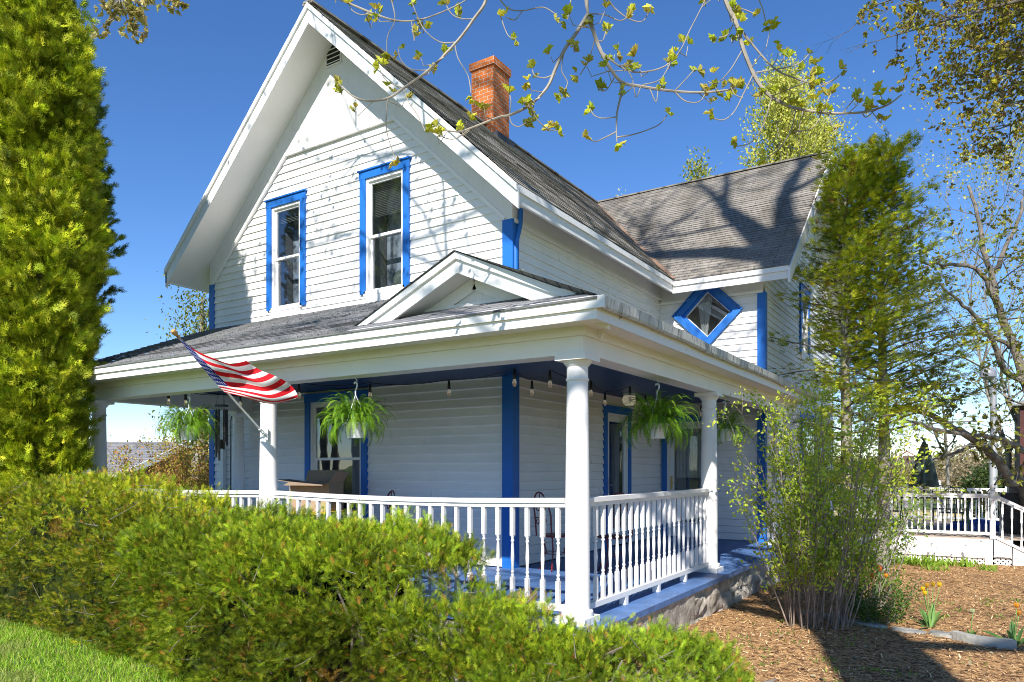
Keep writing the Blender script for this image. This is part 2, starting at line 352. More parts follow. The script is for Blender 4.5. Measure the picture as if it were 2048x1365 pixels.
def m_bead():
    """vertical beadboard"""
    m = m_paint('beadboard', (.79, .765, .73), amount=.70); n = m.node_tree.nodes; l = m.node_tree.links; b = n['Principled BSDF']
    co = n.new('ShaderNodeTexCoord').outputs['Object']; sp = n.new('ShaderNodeSeparateXYZ'); l.new(co, sp.inputs[0])
    a = n.new('ShaderNodeMath'); l.new(sp.outputs[0], a.inputs[0]); l.new(sp.outputs[1], a.inputs[1])
    k = n.new('ShaderNodeMath'); k.operation = 'MULTIPLY'; k.inputs[1].default_value = 24; l.new(a.outputs[0], k.inputs[0])
    f = n.new('ShaderNodeMath'); f.operation = 'FRACT'; l.new(k.outputs[0], f.inputs[0])
    g = n.new('ShaderNodeMath'); g.operation = 'LESS_THAN'; g.inputs[1].default_value = .13; l.new(f.outputs[0], g.inputs[0])
    bp = n.new('ShaderNodeBump'); bp.invert = True; bp.inputs['Strength'].default_value = .9; bp.inputs['Distance'].default_value = .012; l.new(g.outputs[0], bp.inputs['Height']); l.new(bp.outputs[0], b.inputs['Normal'])
    return m
BEAD = m_bead()
STONE = mat('foundation_stone', (.42, .37, .30), .9, ncol=((.22, .20, .17), 2.6, .45, .62), var=(9, .3), bump=(9, 1.0))
CONC = mat('concrete', (.42, .38, .31), .9, ncol=((.27, .24, .2), 5, .45, .65), var=(14, .2), bump=(22, .6))
SLAB = mat('slab_stone', (.34, .33, .29), .9, var=(8, .25), bump=(14, .6))

# ================================================================ SETTING
gm = mat('ground_grass', (.12, .18, .05), .95, spec=.1, ncol=((.20, .22, .05), 1.1, .42, .7), var=(30, .35))
def grid_sheet(name, xs, ys, zf, m_):
    b = MB(); nx, ny = len(xs), len(ys)
    vs_ = [(x, y, zf(x, y)) for y in ys for x in xs]
    b.faces(vs_, [(j * nx + i, j * nx + i + 1, (j + 1) * nx + i + 1, (j + 1) * nx + i) for j in range(ny - 1) for i in range(nx - 1)])
    o = b.build(name, m_, smooth=True); o["kind"] = 'structure'; return o
def axis(lim, fine, n):
    a = [i * .5 for i in range(int(-fine * 2), int(fine * 2) + 1)]
    g = [fine * (lim / fine) ** (k / n) for k in range(1, n + 1)]
    return [-x for x in g[::-1]] + a + g
grid_sheet('ground', axis(4500, 20, 26), axis(4500, 20, 26), gz, gm)
# hay field and far hills
fm = mat('field_stubble', (.50, .38, .14), .95, var=(.4, .15), ncol=((.40, .36, .12), .09, .45, .6))
b = MB(); P0 = [(-6, 34), (40, 34), (60, 58), (-20, 58)]
b.face([(x, y, gz(x, y) + .03) for x, y in P0]); o = b.build('field', fm); o["kind"] = 'structure'
hm = mat('hill_blue', (.05, .075, .12), 1, var=(.01, .3))
b = MB(); rw = []
for i in range(121):
    a = R(-75 + 150 * i / 120) ; D_ = 2600
    x = D_ * math.sin(a); y = D_ * math.cos(a); h = 26 + 16 * noise.noise((i * .11, 3, 0)) + 5 * noise.noise((i * .5, 1, 0))
    rw.append([(x * .8, y * .8, -3), (x * .93, y * .93, h * .6), (x, y, h), (x * 1.2, y * 1.2, -3)])
for i in range(120):
    for k in range(3): b.face([rw[i][k], rw[i + 1][k], rw[i + 1][k + 1], rw[i][k + 1]])
o = b.build('hills', hm, smooth=True); o["kind"] = 'structure'
# mulch bed
mm = mat('mulch', (.46, .27, .12), .95, spec=.1, ncol=((.11, .055, .03), 16, .45, .62), var=(60, .5), bump=(45, 1.0))
MX0, MX1, MY0, MY1 = -1.9, 7.5, -4.5, 11.3
def mz(x, y): return gz(x, y) + .012 + .03 * noise.noise((x * 1.3, y * 1.3, 0)) + .012 * noise.noise((x * 6, y * 6, 2))
grid_sheet('mulch_bed', [MX0 + (MX1 - MX0) * i / 110 for i in range(111)], [MY0 + (MY1 - MY0) * i / 180 for i in range(181)], lambda x, y: mz(x, y) + .035, mm)
n_ = 60000
P = np.stack([rng.uniform(.2, 5.6, n_), -1.6 + 12.8 * rng.random(n_) ** 1.35, np.zeros(n_)], 1)
P[:, 2] = [mz(p[0], p[1]) + .042 for p in P]; D_ = rdir(n_); D_[:, 2] *= .22; N_ = rdir(n_) * .35 + (0, 0, 1)
tch = ([(-.11, 0, 0), (.11, .05, 0), (.07, 1, 0), (-.08, .92, 0)], [(0, 1, 2), (0, 2, 3)])
o = scatter('mulch_chips', tch, P, D_, N_, rng.uniform(.014, .055, n_), mixcol(n_, [(.62, .39, .19), (.34, .18, .075), (.76, .54, .30), (.13, .07, .04), (.54, .31, .13)], .3), CHIP)
o["kind"] = 'stuff'; o["label"] = 'brown shredded bark mulch covering the bed beside the porch'
n_ = 500
P = np.stack([rng.uniform(.4, 4.2, n_), rng.uniform(-.5, 8.0, n_), np.zeros(n_)], 1); P[:, 2] = [mz(p[0], p[1]) + .055 for p in P]
D_ = rdir(n_); D_[:, 2] *= .3
o = scatter('leaf_litter', t_leaf(.7), P, D_, rdir(n_) * .5 + (0, 0, 1), rng.uniform(.03, .07, n_), mixcol(n_, [(.42, .30, .16), (.25, .14, .07), (.5, .42, .25)], .2), LEAF); o["kind"] = 'stuff'; o["label"] = 'dry fallen leaves scattered over the mulch'
n_ = 900; kx = rng.uniform(.6, 4.2, 60); ky = rng.uniform(.5, 7.5, 60); k = rng.integers(0, 60, n_)
P = np.stack([kx[k] + rng.normal(0, .06, n_), ky[k] + rng.normal(0, .06, n_), np.zeros(n_)], 1); P[:, 2] = [mz(p[0], p[1]) + .04 for p in P]
o = scatter('weeds', t_leaf(.4), P, rng.normal(size=(n_, 3)) * .6 + (0, 0, 1), rdir(n_), rng.uniform(.02, .05, n_), mixcol(n_, [(.18, .3, .04), (.12, .2, .03), (.28, .36, .06)], .2), LEAF); o["kind"] = 'stuff'; o["label"] = 'small green weeds sprouting through the mulch'
# lawn grass
n_ = 90000
P = np.stack([rng.uniform(-13, -.8, n_), rng.uniform(-4.9, -1.75, n_), np.zeros(n_)], 1); P[:, 2] = [gz(p[0], p[1]) for p in P]
tgr = ([(-.06, 0, 0), (.06, 0, 0), (.0, 1, .25)], [(0, 1, 2)])
D_ = rng.normal(size=(n_, 3)) * .4 + (0, 0, 1); cg = mixcol(n_, [(.24, .46, .015), (.16, .36, .015), (.34, .52, .03), (.45, .46, .10)], .25)
pt = np.array([noise.noise((p[0] * .9, p[1] * .9, 0)) for p in P]); cg[pt > .22] = cg[pt > .22] * .5 + np.array([.34, .33, .11]) * .5
o = scatter('lawn_grass', tgr, P, D_, rdir(n_), rng.uniform(.04, .09, n_), cg, LEAF); o["kind"] = 'stuff'; o["label"] = 'bright green mown lawn in front of the hedge'

# ================================================================ HOUSE
house = empty('house', (0, 0, 0), 'white clapboard farmhouse with blue trim, steep gable and wraparound porch', 'house')
XL, XR, YF, YB = -8.76, -2.30, 2.54, 15.5      # main block
XW, YW = -.33, 7.92                             # wing corner
XRIDGE, ZR = -5.53, 8.73
YRIDGE = 11.71
T_ = .15                                        # roof slab thickness (vertical)
SL = (ZR - 5.27) / (XRIDGE - (-1.86)) * -1      # main slope
EX = .44                                        # eave overhang
SW = (ZR - 5.25) / (YRIDGE - 7.42)
FR_F = (Vector((0, YF, 0)), Vector((1, 0, 0)), Vector((0, -1, 0)))      # front wall frame
FR_S = (Vector((XR, 0, 0)), Vector((0, 1, 0)), Vector((1, 0, 0)))       # side wall
FR_W = (Vector((0, YW, 0)), Vector((1, 0, 0)), Vector((0, -1, 0)))      # wing front
FR_G = (Vector((XW, 0, 0)), Vector((0, 1, 0)), Vector((1, 0, 0)))       # wing gable
def PL(fr, s_, z, o): return fr[0] + fr[1] * s_ + fr[2] * o + Vector((0, 0, z))
def siding(name, fr, lim, z0, z1, holes=(), exp=.122, m_=None, lip=.021, parent=house, label=None):
    """clapboards: lim(z)->(s0,s1); holes: rects (s0,s1,z0,z1)"""
    b = MB(); z = z0
    while z < z1 - .005:
        zt = min(z + exp, z1); zc = (z + zt) / 2
        (a0, a1), (b0, b1) = lim(z + .0005), lim(zt - .0005)
        cuts = [(a0, a1, b0, b1)]
        if a1 - a0 > 2.2:
            jx = a0 + random.uniform(.6, a1 - a0 - .6)
            if b0 + .05 < jx < b1 - .05: cuts = [(a0, jx - .0022, b0, jx - .0022), (jx + .0022, a1, jx + .0022, b1)]
        for (h0, h1, hz0, hz1) in holes:
            if hz0 < zc < hz1:
                nc = []
                for (p0, p1, q0, q1) in cuts:
                    if h1 <= p0 or h0 >= p1: nc.append((p0, p1, q0, q1)); continue
                    if h0 > p0: nc.append((p0, h0, q0, h0))
                    if h1 < p1: nc.append((h1, p1, h1, q1))
                cuts = nc
        for (p0, p1, q0, q1) in cuts:
            j = random.uniform(-.003, .003)
            if p1 - p0 < .003 and q1 - q0 < .003: continue
            bv = .016 if lip > .024 else 0; A, B_ = PL(fr, p0, z + bv, lip + j), PL(fr, p1, z + bv, lip + j); D1, C1 = PL(fr, q0, zt, .002), PL(fr, q1, zt, .002)
            b.face([A, B_, C1, D1]); A2, B2 = PL(fr, p0, z, .002 if bv else 0), PL(fr, p1, z, .002 if bv else 0)
            b.face([A2, B2, B_, A])
        z = zt
    return b.build(name, m_ or SIDING, parent, label)
XC_ = XRIDGE
def zroof(x): return ZR + SL * abs(x - XRIDGE) * -1 if SL > 0 else ZR + SL * abs(x - XRIDGE)
def zmain(x): return ZR - abs(SL) * abs(x - XRIDGE)
def zwing(y): return ZR - SW * abs(y - YRIDGE)
FT = .20                       # fascia depth: the underside lies this far below the top surface
def und(x): return zmain(x) - FT
FRZ = .50                      # depth of the rake frieze
# front gable siding (upper)
def lim_front(z):
    zz = z + FT + FRZ
    hw = (ZR - zz) / abs(SL)
    return (max(XL + .1, XRIDGE - hw), min(XR - .1, XRIDGE + hw))
W1 = (-7.19, -6.25, 4.40, 6.24); W2 = (-5.03, -4.05, 4.40, 6.26)
def ins(w_, d=.05): return (w_[0] + d, w_[1] - d, w_[2] + d, w_[3] - d)
siding('siding', FR_F, lim_front, 4.10, 6.93, [ins(W1), ins(W2)])
W3 = (-6.25, -4.89, 1.0, 2.92)
siding('siding', FR_F, lambda z: (XL + .1, XR - .12), .42, 2.98, [ins(W3)], m_=SHADEW, exp=.127, lip=.026)
# side wall
D1 = (5.33, 6.41, .42, 2.78)
siding('siding', FR_S, lambda z: (YF + .12, YW), .42, 2.98, [ins(D1)], m_=SHADEW, exp=.127, lip=.026)
siding('siding', FR_S, lambda z: (YF + .12, YW), 2.98, 5.03)
D2 = (-2.25, -1.2, .42, 2.74)
siding('siding', FR_W, lambda z: (XR, XW - .1), .42, 2.98, [ins(D2)], m_=SHADEW, exp=.127, lip=.026)
DI = (-1.36, 4.655, .645)     # diamond centre s,z and half diagonal
def holes_dia():
    return [(DI[0] - max(.02, .56 - abs(z_ + .061 - DI[1])), DI[0] + max(.02, .56 - abs(z_ + .061 - DI[1])), z_, z_ + .122) for z_ in [3.06 + .122 * k for k in range(40)] if abs(z_ + .061 - DI[1]) < .54]
siding('siding', FR_W, lambda z: (XR, XW - .1), 3.06, 4.94, holes_dia())
# wing gable side
def lim_gable(z):
    zz = z + FT + .42
    hw = min(YRIDGE - YW, (ZR - zz) / SW); return (YRIDGE - hw + .0, YRIDGE + hw)
G1 = (11.0, 12.05, 4.28, 5.75); G2 = (11.1, 13.4, 1.2, 2.95)
siding('siding', FR_G, lambda z: (YW + .1, 15.5), .35, 4.94, [ins(G1), ins(G2)])
siding('siding', FR_G, lim_gable, 4.94, 8.0, [ins(G1)])
# wall backing, frieze boards, hidden walls
b = MB()
b.face([PL(FR_F, XL, 4.0, -.02), PL(FR_F, W1[0] + .1, 4.0, -.02), PL(FR_F, W1[0] + .1, 6.0, -.02), PL(FR_F, XL, 5.4, -.02)])
b.box(XL, XR - .5, 15.5, 15.55, 0, 5.4); b.box(XL - .02, XL, YF, 15.5, 0, 5.45)
b.face([(XL, YB, 5.4), (XR, YB, 5.4), (XRIDGE, YB, 8.5)])
b.box(XR - .5, XW, 15.4, 15.45, 0, 5.4)
b.build('rear_wall', SIDING, house)
b = MB()   # rake frieze in beadboard (front gable): polygon band
def band(x0, x1, o=.028):
    za, zb = und(x0), und(x1); lo = FRZ
    b.prism([PL(FR_F, x0, za - lo, 0), PL(FR_F, x1, zb - lo, 0), PL(FR_F, x1, zb + .05, 0), PL(FR_F, x0, za + .05, 0)], Vector((0, -o, 0)))
ztop = 6.93
xa = XRIDGE + (ZR - FT - FRZ - ztop) / abs(SL); xb = 2 * XRIDGE - xa
cut = .0
zc0 = 5.06
def zfz(x): return max(zc0, und(x) - FRZ)
for sg in (1, -1):
    X1 = XR if sg > 0 else XL; xs_ = XRIDGE + sg * (ZR - FT - FRZ - zc0) / abs(SL)
    X2 = XRIDGE + sg * abs(xa - XRIDGE)
    poly = [PL(FR_F, X1, zc0, 0), PL(FR_F, X1, und(X1) + .05, 0), PL(FR_F, X2, und(X2) + .05, 0), PL(FR_F, X2, ztop, 0), PL(FR_F, xs_, zc0, 0)]
    if sg < 0: poly = poly[::-1]
    b.prism(poly[::-1], Vector((0, -.03, 0)))
b.prism([PL(FR_F, xb, ztop, 0), PL(FR_F, xa, ztop, 0), PL(FR_F, xa, und(xa) + .05, 0), PL(FR_F, XRIDGE, ZR - FT + .05, 0), PL(FR_F, xb, und(xa) + .05, 0)], Vector((0, -.0285, 0)))
# side friezes
b.box(XR, XR + .03, YF - .03, YW, 5.03, und(XR) + .05)
for (za_, zb_, hc_) in ((4.94, 5.03, .25), (5.03, 5.12, .16)):
    b.box(XR + .03, -1.36 - hc_, YW - .03, YW, za_, zb_); b.box(-1.36 + hc_, XW - .0, YW - .03, YW, za_, zb_)
b.box(XR + .03, XW - .0, YW - .03, YW, 5.12, zwing(YW) - FT + .06)
b.build('frieze', BEAD, house)
b = MB()
for sg in (1, -1):
    xs_ = XRIDGE + sg * (ZR - FT - FRZ - zc0) / abs(SL); X2 = XRIDGE + sg * abs(xa - XRIDGE)
    b.bar(PL(FR_F, xs_, zc0 + .01, .035), PL(FR_F, X2, ztop + .01, .035), .045, .05)
b.bar(PL(FR_F, xa, ztop, .035), PL(FR_F, xb, ztop, .035), .05, .055)
b.bar((XR + .035, YF, 5.04), (XR + .035, YW, 5.04), .05, .05); b.bar((XR, YW - .035, 4.95), (-1.61, YW - .035, 4.95), .05, .05); b.bar((-1.11, YW - .035, 4.95), (XW, YW - .035, 4.95), .05, .05)
b.build('moulding', WHITE, house)
b = MB()
b.box(XR - .125, XR + .04, YF - .04, YF + .12, 3.6, 5.06); b.build('corner_board', TRIMB, house)
b = MB(); b.box(XR - .125, XR + .045, YF - .045, YF + .12, .42, 2.98); b.build('corner_board', TRIMB, house)
b = MB(); b.box(XL - .02, XL + .115, YF - .03, YF + .1, 0, 5.06); b.build('corner_board', TRIMB, house)
b = MB(); b.box(XW - .105, XW + .04, YW - .04, YW + .105, .42, 4.94); b.build('corner_board', TRIMB, house)
# downspout at the corner (blue)
b = MB(); b.tube([(XR + .07, YF + .12, 5.22), (XR + .07, YF + .1, 5.0), (XR + .045, YF + .03, 4.72), (XR + .045, YF + .03, 3.7)], .033, 10); b.build('downspout', TRIMB, house)
b = MB(); b.tube([(XR + .08, YF + .16, 5.38), (XR + .07, YF + .13, 5.2)], .037, 10); b.build('downspout_outlet', WPLAS, house)
# ---- roofs
def slab(b, pts, uvs, th, mi_top=0, mi_bot=1):
    """pts 4 top corners ccw from above; vertical thickness th"""
    b.cur = mi_top; b.face(pts, uvs); b.cur = mi_bot
    lo = [Vector(p) - Vector((0, 0, th)) for p in pts]; b.face(lo[::-1])
    n = len(pts)
    for i in range(n): b.face([lo[i], lo[(i + 1) % n], pts[(i + 1) % n], pts[i]])
XE = -1.86; ZE = zmain(XE); YRK = 1.93; XEL = 2 * XRIDGE - XE; YWE = 7.42
ls = math.hypot(XE - XRIDGE, ZR - ZE)
b = MB()
# right slope: front part to the wing valley; valley from (XE, YWE) to ridge crossing (XRIDGE, YRIDGE)
zwe = zwing(YWE)
def sagz(p, k=.0): return p
b.cur = 0
def shingle_poly(b, pts, o, u, v, seg=1):
    b.face(pts, [((Vector(p) - Vector(o)).dot(Vector(u)), (Vector(p) - Vector(o)).dot(Vector(v))) for p in pts])
def fine_slope(b, quad, o, u, v, nu, nv, amp, seed=0):
    """subdivided slope with slight unevenness (old roof); quad = BL,BR,TR,TL"""
    q = [Vector(p) for p in quad]; nrm = (q[1] - q[0]).cross(q[3] - q[0]).normalized()
    g = {}
    for j in range(nv + 1):
        for i in range(nu + 1):
            s_, t = i / nu, j / nv
            p = (q[0] * (1 - s_) + q[1] * s_) * (1 - t) + (q[3] * (1 - s_) + q[2] * s_) * t
            e = noise.noise((p.x * .7 + seed, p.y * .7, p.z * .7)) * amp + noise.noise((p.x * 2.5, p.y * 2.5 + seed, p.z * 2.5)) * amp * .35
            g[i, j] = p + nrm * e
    rows = max(1, round((q[3] - q[0]).length / .14)); tabs = max(4, round((q[1] - q[0]).length / .32)); U_, V_, O_ = Vector(u), Vector(v), Vector(o)
    def P_(s_, t):
        p = (q[0] * (1 - s_) + q[1] * s_) * (1 - t) + (q[3] * (1 - s_) + q[2] * s_) * t
        return p + nrm * (noise.noise((p.x * .7 + seed, p.y * .7, p.z * .7)) * amp + noise.noise((p.x * 2.5, p.y * 2.5 + seed, p.z * 2.5)) * amp * .35)
    for j in range(rows):
        off = random.random()
        for i in range(tabs + 1):
            s0_, s1_ = max(0, (i - off) / tabs), min(1, (i + 1 - off) / tabs)
            if s1_ - s0_ < 1e-4: continue
            lp = nrm * (.007 + random.random() * .006)
            A_, B_, C_, D__ = P_(s0_, j / rows) + lp, P_(s1_, j / rows) + lp, P_(s1_, (j + 1) / rows), P_(s0_, (j + 1) / rows)
            for pts in ([A_, B_, C_, D__], [P_(s0_, j / rows) - nrm * .004, P_(s1_, j / rows) - nrm * .004, B_, A_]):
                b.face(pts, [((p - O_).dot(U_), (p - O_).dot(V_)) for p in pts])
vR = Vector((XRIDGE - XE, 0, ZR - ZE)).normalized(); vL = Vector((XRIDGE - XEL, 0, ZR - ZE)).normalized(); vW = Vector((0, YRIDGE - YWE, ZR - zwe)).normalized()
UP = Vector((0, 0, .012))
fine_slope(b, [(XE + .03, YRK - .03, ZE - .02), (XE + .03, YWE, ZE - .02), (XRIDGE, YRIDGE, ZR + .01), (XRIDGE, YRK - .03, ZR + .01)], (XE, 0, ZE), (0, 1, 0), vR, 40, 26, .02)
shingle_poly(b, [(XEL, YRK, ZE), (XRIDGE, YRK, ZR), (XRIDGE, 15.9, ZR), (XEL, 15.9, ZE)], (XEL, 0, ZE), (0, 1, 0), vL)
shingle_poly(b, [(XE, 16, ZE), (XRIDGE, 15.9, ZR), (XRIDGE, YRIDGE, ZR), (XE, YRIDGE + 4, ZE)], (XE, 0, ZE), (0, 1, 0), vR)
b.bar((XRIDGE, YRK - .03, ZR + .01), (XRIDGE, YRIDGE, ZR + .01), .16, .03)
b.bar((XRIDGE, YRK - .02, ZR - .01), (XRIDGE, YRIDGE, ZR - .01), .22, .03)
main_roof = b.build('roof', SHING, house, 'weathered brown grey shingle slopes of the main roof', smooth=False)
XGW = .20
b = MB()
fine_slope(b, [(XE, YWE - .03, zwe - .02), (XGW + .02, YWE - .03, zwe - .02), (XGW + .02, YRIDGE, ZR + .01), (XRIDGE, YRIDGE, ZR + .01)], (XE, YWE, zwe), (1, 0, 0), vW, 40, 26, .02, 5)
shingle_poly(b, [(XGW, 16, zwe), (XGW, YRIDGE, ZR), (XRIDGE, YRIDGE, ZR), (XE, 16, zwe)][::-1], (XE, 16, zwe), (1, 0, 0), (0, -vW.y, vW.z))
b.bar((XRIDGE, YRIDGE, ZR + .015), (XGW + .02, YRIDGE, ZR + .015), .16, .03)
b.build('roof', SHINGW, house, 'tan mottled shingle slopes of the wing roof')
b = MB(); b.bar((XE, YWE, ZE + .0), (XRIDGE, YRIDGE, ZR + .0), .1, .05); b.build('valley_flashing', mat('rusty_flashing', (.25, .15, .09), .7, var=(3, .4)), house)
# fascias, rakes, soffits
b = MB(); g_ = -.012
def plate(b, a, c, th, depth, ext):
    """board whose top edge runs a->c, hangs `depth` down, thickness vector ext"""
    a, c = Vector(a), Vector(c); d_ = Vector((0, 0, -depth)); b.prism([a + d_, c + d_, c, a], ext)
RK = .27
plate(b, (XRIDGE, YRK, ZR - .03), (XE + .035, YRK, ZE - .03 - .033), 0, RK, Vector((0, .04, 0)))
plate(b, (XEL, YRK, ZE - .03), (XRIDGE, YRK, ZR - .03), 0, RK, Vector((0, .04, 0)))
plate(b, (XRIDGE, YRK - .03, ZR - .0), (XE + .037, YRK - .03, ZE - .035), 0, .085, Vector((0, .03, 0)))
plate(b, (XEL, YRK - .03, ZE - .0), (XRIDGE, YRK - .03, ZR - .0), 0, .085, Vector((0, .03, 0)))
b.build('rake_board', WHITE, house)
b = MB(); b.box(XE - .04, XE + .0, YRK + .041, YWE, ZE - .24, ZE - .035); b.box(XE, XE + .03, YRK + .041, YWE + .0, ZE - .115, ZE - .03)
b.build('fascia', WHITE, house); b = MB(); b.box(XE, XGW, YWE, YWE + .04, zwe - .24, zwe - .035); b.box(XE + .03, XGW, YWE - .03, YWE, zwe - .115, zwe - .03)
b.build('fascia', WHITE, house); b = MB(); b.box(XEL, XEL + .04, YRK, 15.8, ZE - .24, ZE - .035)
b.build('fascia', WHITE, house)
b = MB()
plate(b, (XGW + .04, YWE - .035, zwe - .055), (XGW + .04, YRIDGE, ZR - .03), 0, RK, Vector((-.04, 0, 0)))
plate(b, (XGW + .04, YRIDGE, ZR - .03), (XGW + .04, 16, zwe - .03), 0, RK, Vector((-.04, 0, 0)))
b.build('rake_board', WHITE, house)
b = MB()   # soffits: underside planes following the slope
def soff(pts): b.prism(pts, Vector((0, 0, .03)))
so = FT + .02
soff([(XRIDGE, YRK + .04, ZR - so), (XRIDGE, YF, ZR - so), (XE - .04, YF, ZE - so), (XE - .04, YRK + .04, ZE - so)])
soff([(XRIDGE, YRK + .04, ZR - so), (XEL + .04, YRK + .04, ZE - so), (XEL + .04, YF, ZE - so), (XRIDGE, YF, ZR - so)])
soff([(XE - .04, YF, ZE - so), (XR, YF, zmain(XR) - so), (XR, YWE, zmain(XR) - so), (XE - .04, YWE, ZE - so)])
soff([(XEL + .04, YF, ZE - so), (XEL + .04, 15.5, ZE - so), (XL, 15.5, zmain(XL) - so), (XL, YF, zmain(XL) - so)])
soff([(XE, YWE + .04, zwe - so), (XE, YW, zwing(YW) - so), (XGW - .04, YW, zwing(YW) - so), (XGW - .04, YWE + .04, zwe - so)])
soff([(XW, YW, zwing(YW) - so), (XW, YRIDGE, ZR - so), (XGW - .04, YRIDGE, ZR - so), (XGW - .04, YW, zwing(YW) - so)])
soff([(XW, YRIDGE, ZR - so), (XW, 15.9, zwing(15.9) - so), (XGW - .04, 15.9, zwing(15.9) - so), (XGW - .04, YRIDGE, ZR - so)])
b.build('soffit', WHITE, house)
b = MB()  # wing rake frieze
for (ya, yb) in ((YW, YRIDGE), (YRIDGE, 15.5)):
    za, zb = zwing(ya) - FT, zwing(yb) - FT
    b.prism([(XW, ya, za - .4), (XW, yb, zb - .4), (XW, yb, zb + .05), (XW, ya, za + .05)], Vector((.025, 0, 0)))
b.build('frieze', BEAD, house)
# gable vent
b = MB(); VX, VZ = -5.60, 8.10
b.lbox(FR_F, VX - .17, VX - .15, VZ, VZ + .36, .03, .05); b.lbox(FR_F, VX + .15, VX + .17, VZ, VZ + .36, .03, .05)
b.lbox(FR_F, VX - .17, VX + .17, VZ + .36, VZ + .38, .03, .05); b.lbox(FR_F, VX - .17, VX + .17, VZ - .02, VZ, .03, .05)
for k in range(5): b.bar(PL(FR_F, VX - .15, VZ + .04 + .07 * k, .035), PL(FR_F, VX + .15, VZ + .04 + .07 * k, .035), .035, .012, up=(0, -.6, .8))
v_ = b.build('gable_vent', WHITE, house)
b = MB(); b.lbox(FR_F, VX - .15, VX + .15, VZ, VZ + .36, .0305, .0335); b.build('vent_shade', BLACKH, v_)  # black sheet on the boards, painted as the shade between louvers
# chimney
b = MB(); cx0, cx1, cy0, cy1, cz0, cz1 = -5.80, -5.26, 6.48, 7.06, 8.2, 10.02
def bbox(b, x0, x1, y0, y1, z0, z1):
    for pts in ([(x0, y0), (x1, y0)], [(x1, y0), (x1, y1)], [(x1, y1), (x0, y1)], [(x0, y1), (x0, y0)]):
        (a, c), (d, e) = pts; L = math.hypot(d - a, e - c)
        b.face([(a, c, z0), (d, e, z0), (d, e, z1), (a, c, z1)], [(0, z0), (L, z0), (L, z1), (0, z1)])
    b.face([(x0, y0, z1), (x1, y0, z1), (x1, y1, z1), (x0, y1, z1)], [(0, 0), (.5, 0), (.5, .5), (0, .5)]); b.face([(x0, y1, z0), (x1, y1, z0), (x1, y0, z0), (x0, y0, z0)], [(0, 0), (.5, 0), (.5, .5), (0, .5)])
bbox(b, cx0, cx1, cy0, cy1, cz0, 9.87); bbox(b, cx0 - .035, cx1 + .035, cy0 - .035, cy1 + .035, 9.872, cz1)
ch = b.build('chimney', BRICK, house)
b = MB(); b.box(cx0 - .02, cx1 + .12, cy0 - .03, cy1 + .03, 8.35, 8.50); b.build('flashing', mat('lead_flashing', (.05, .05, .055), .6), ch)

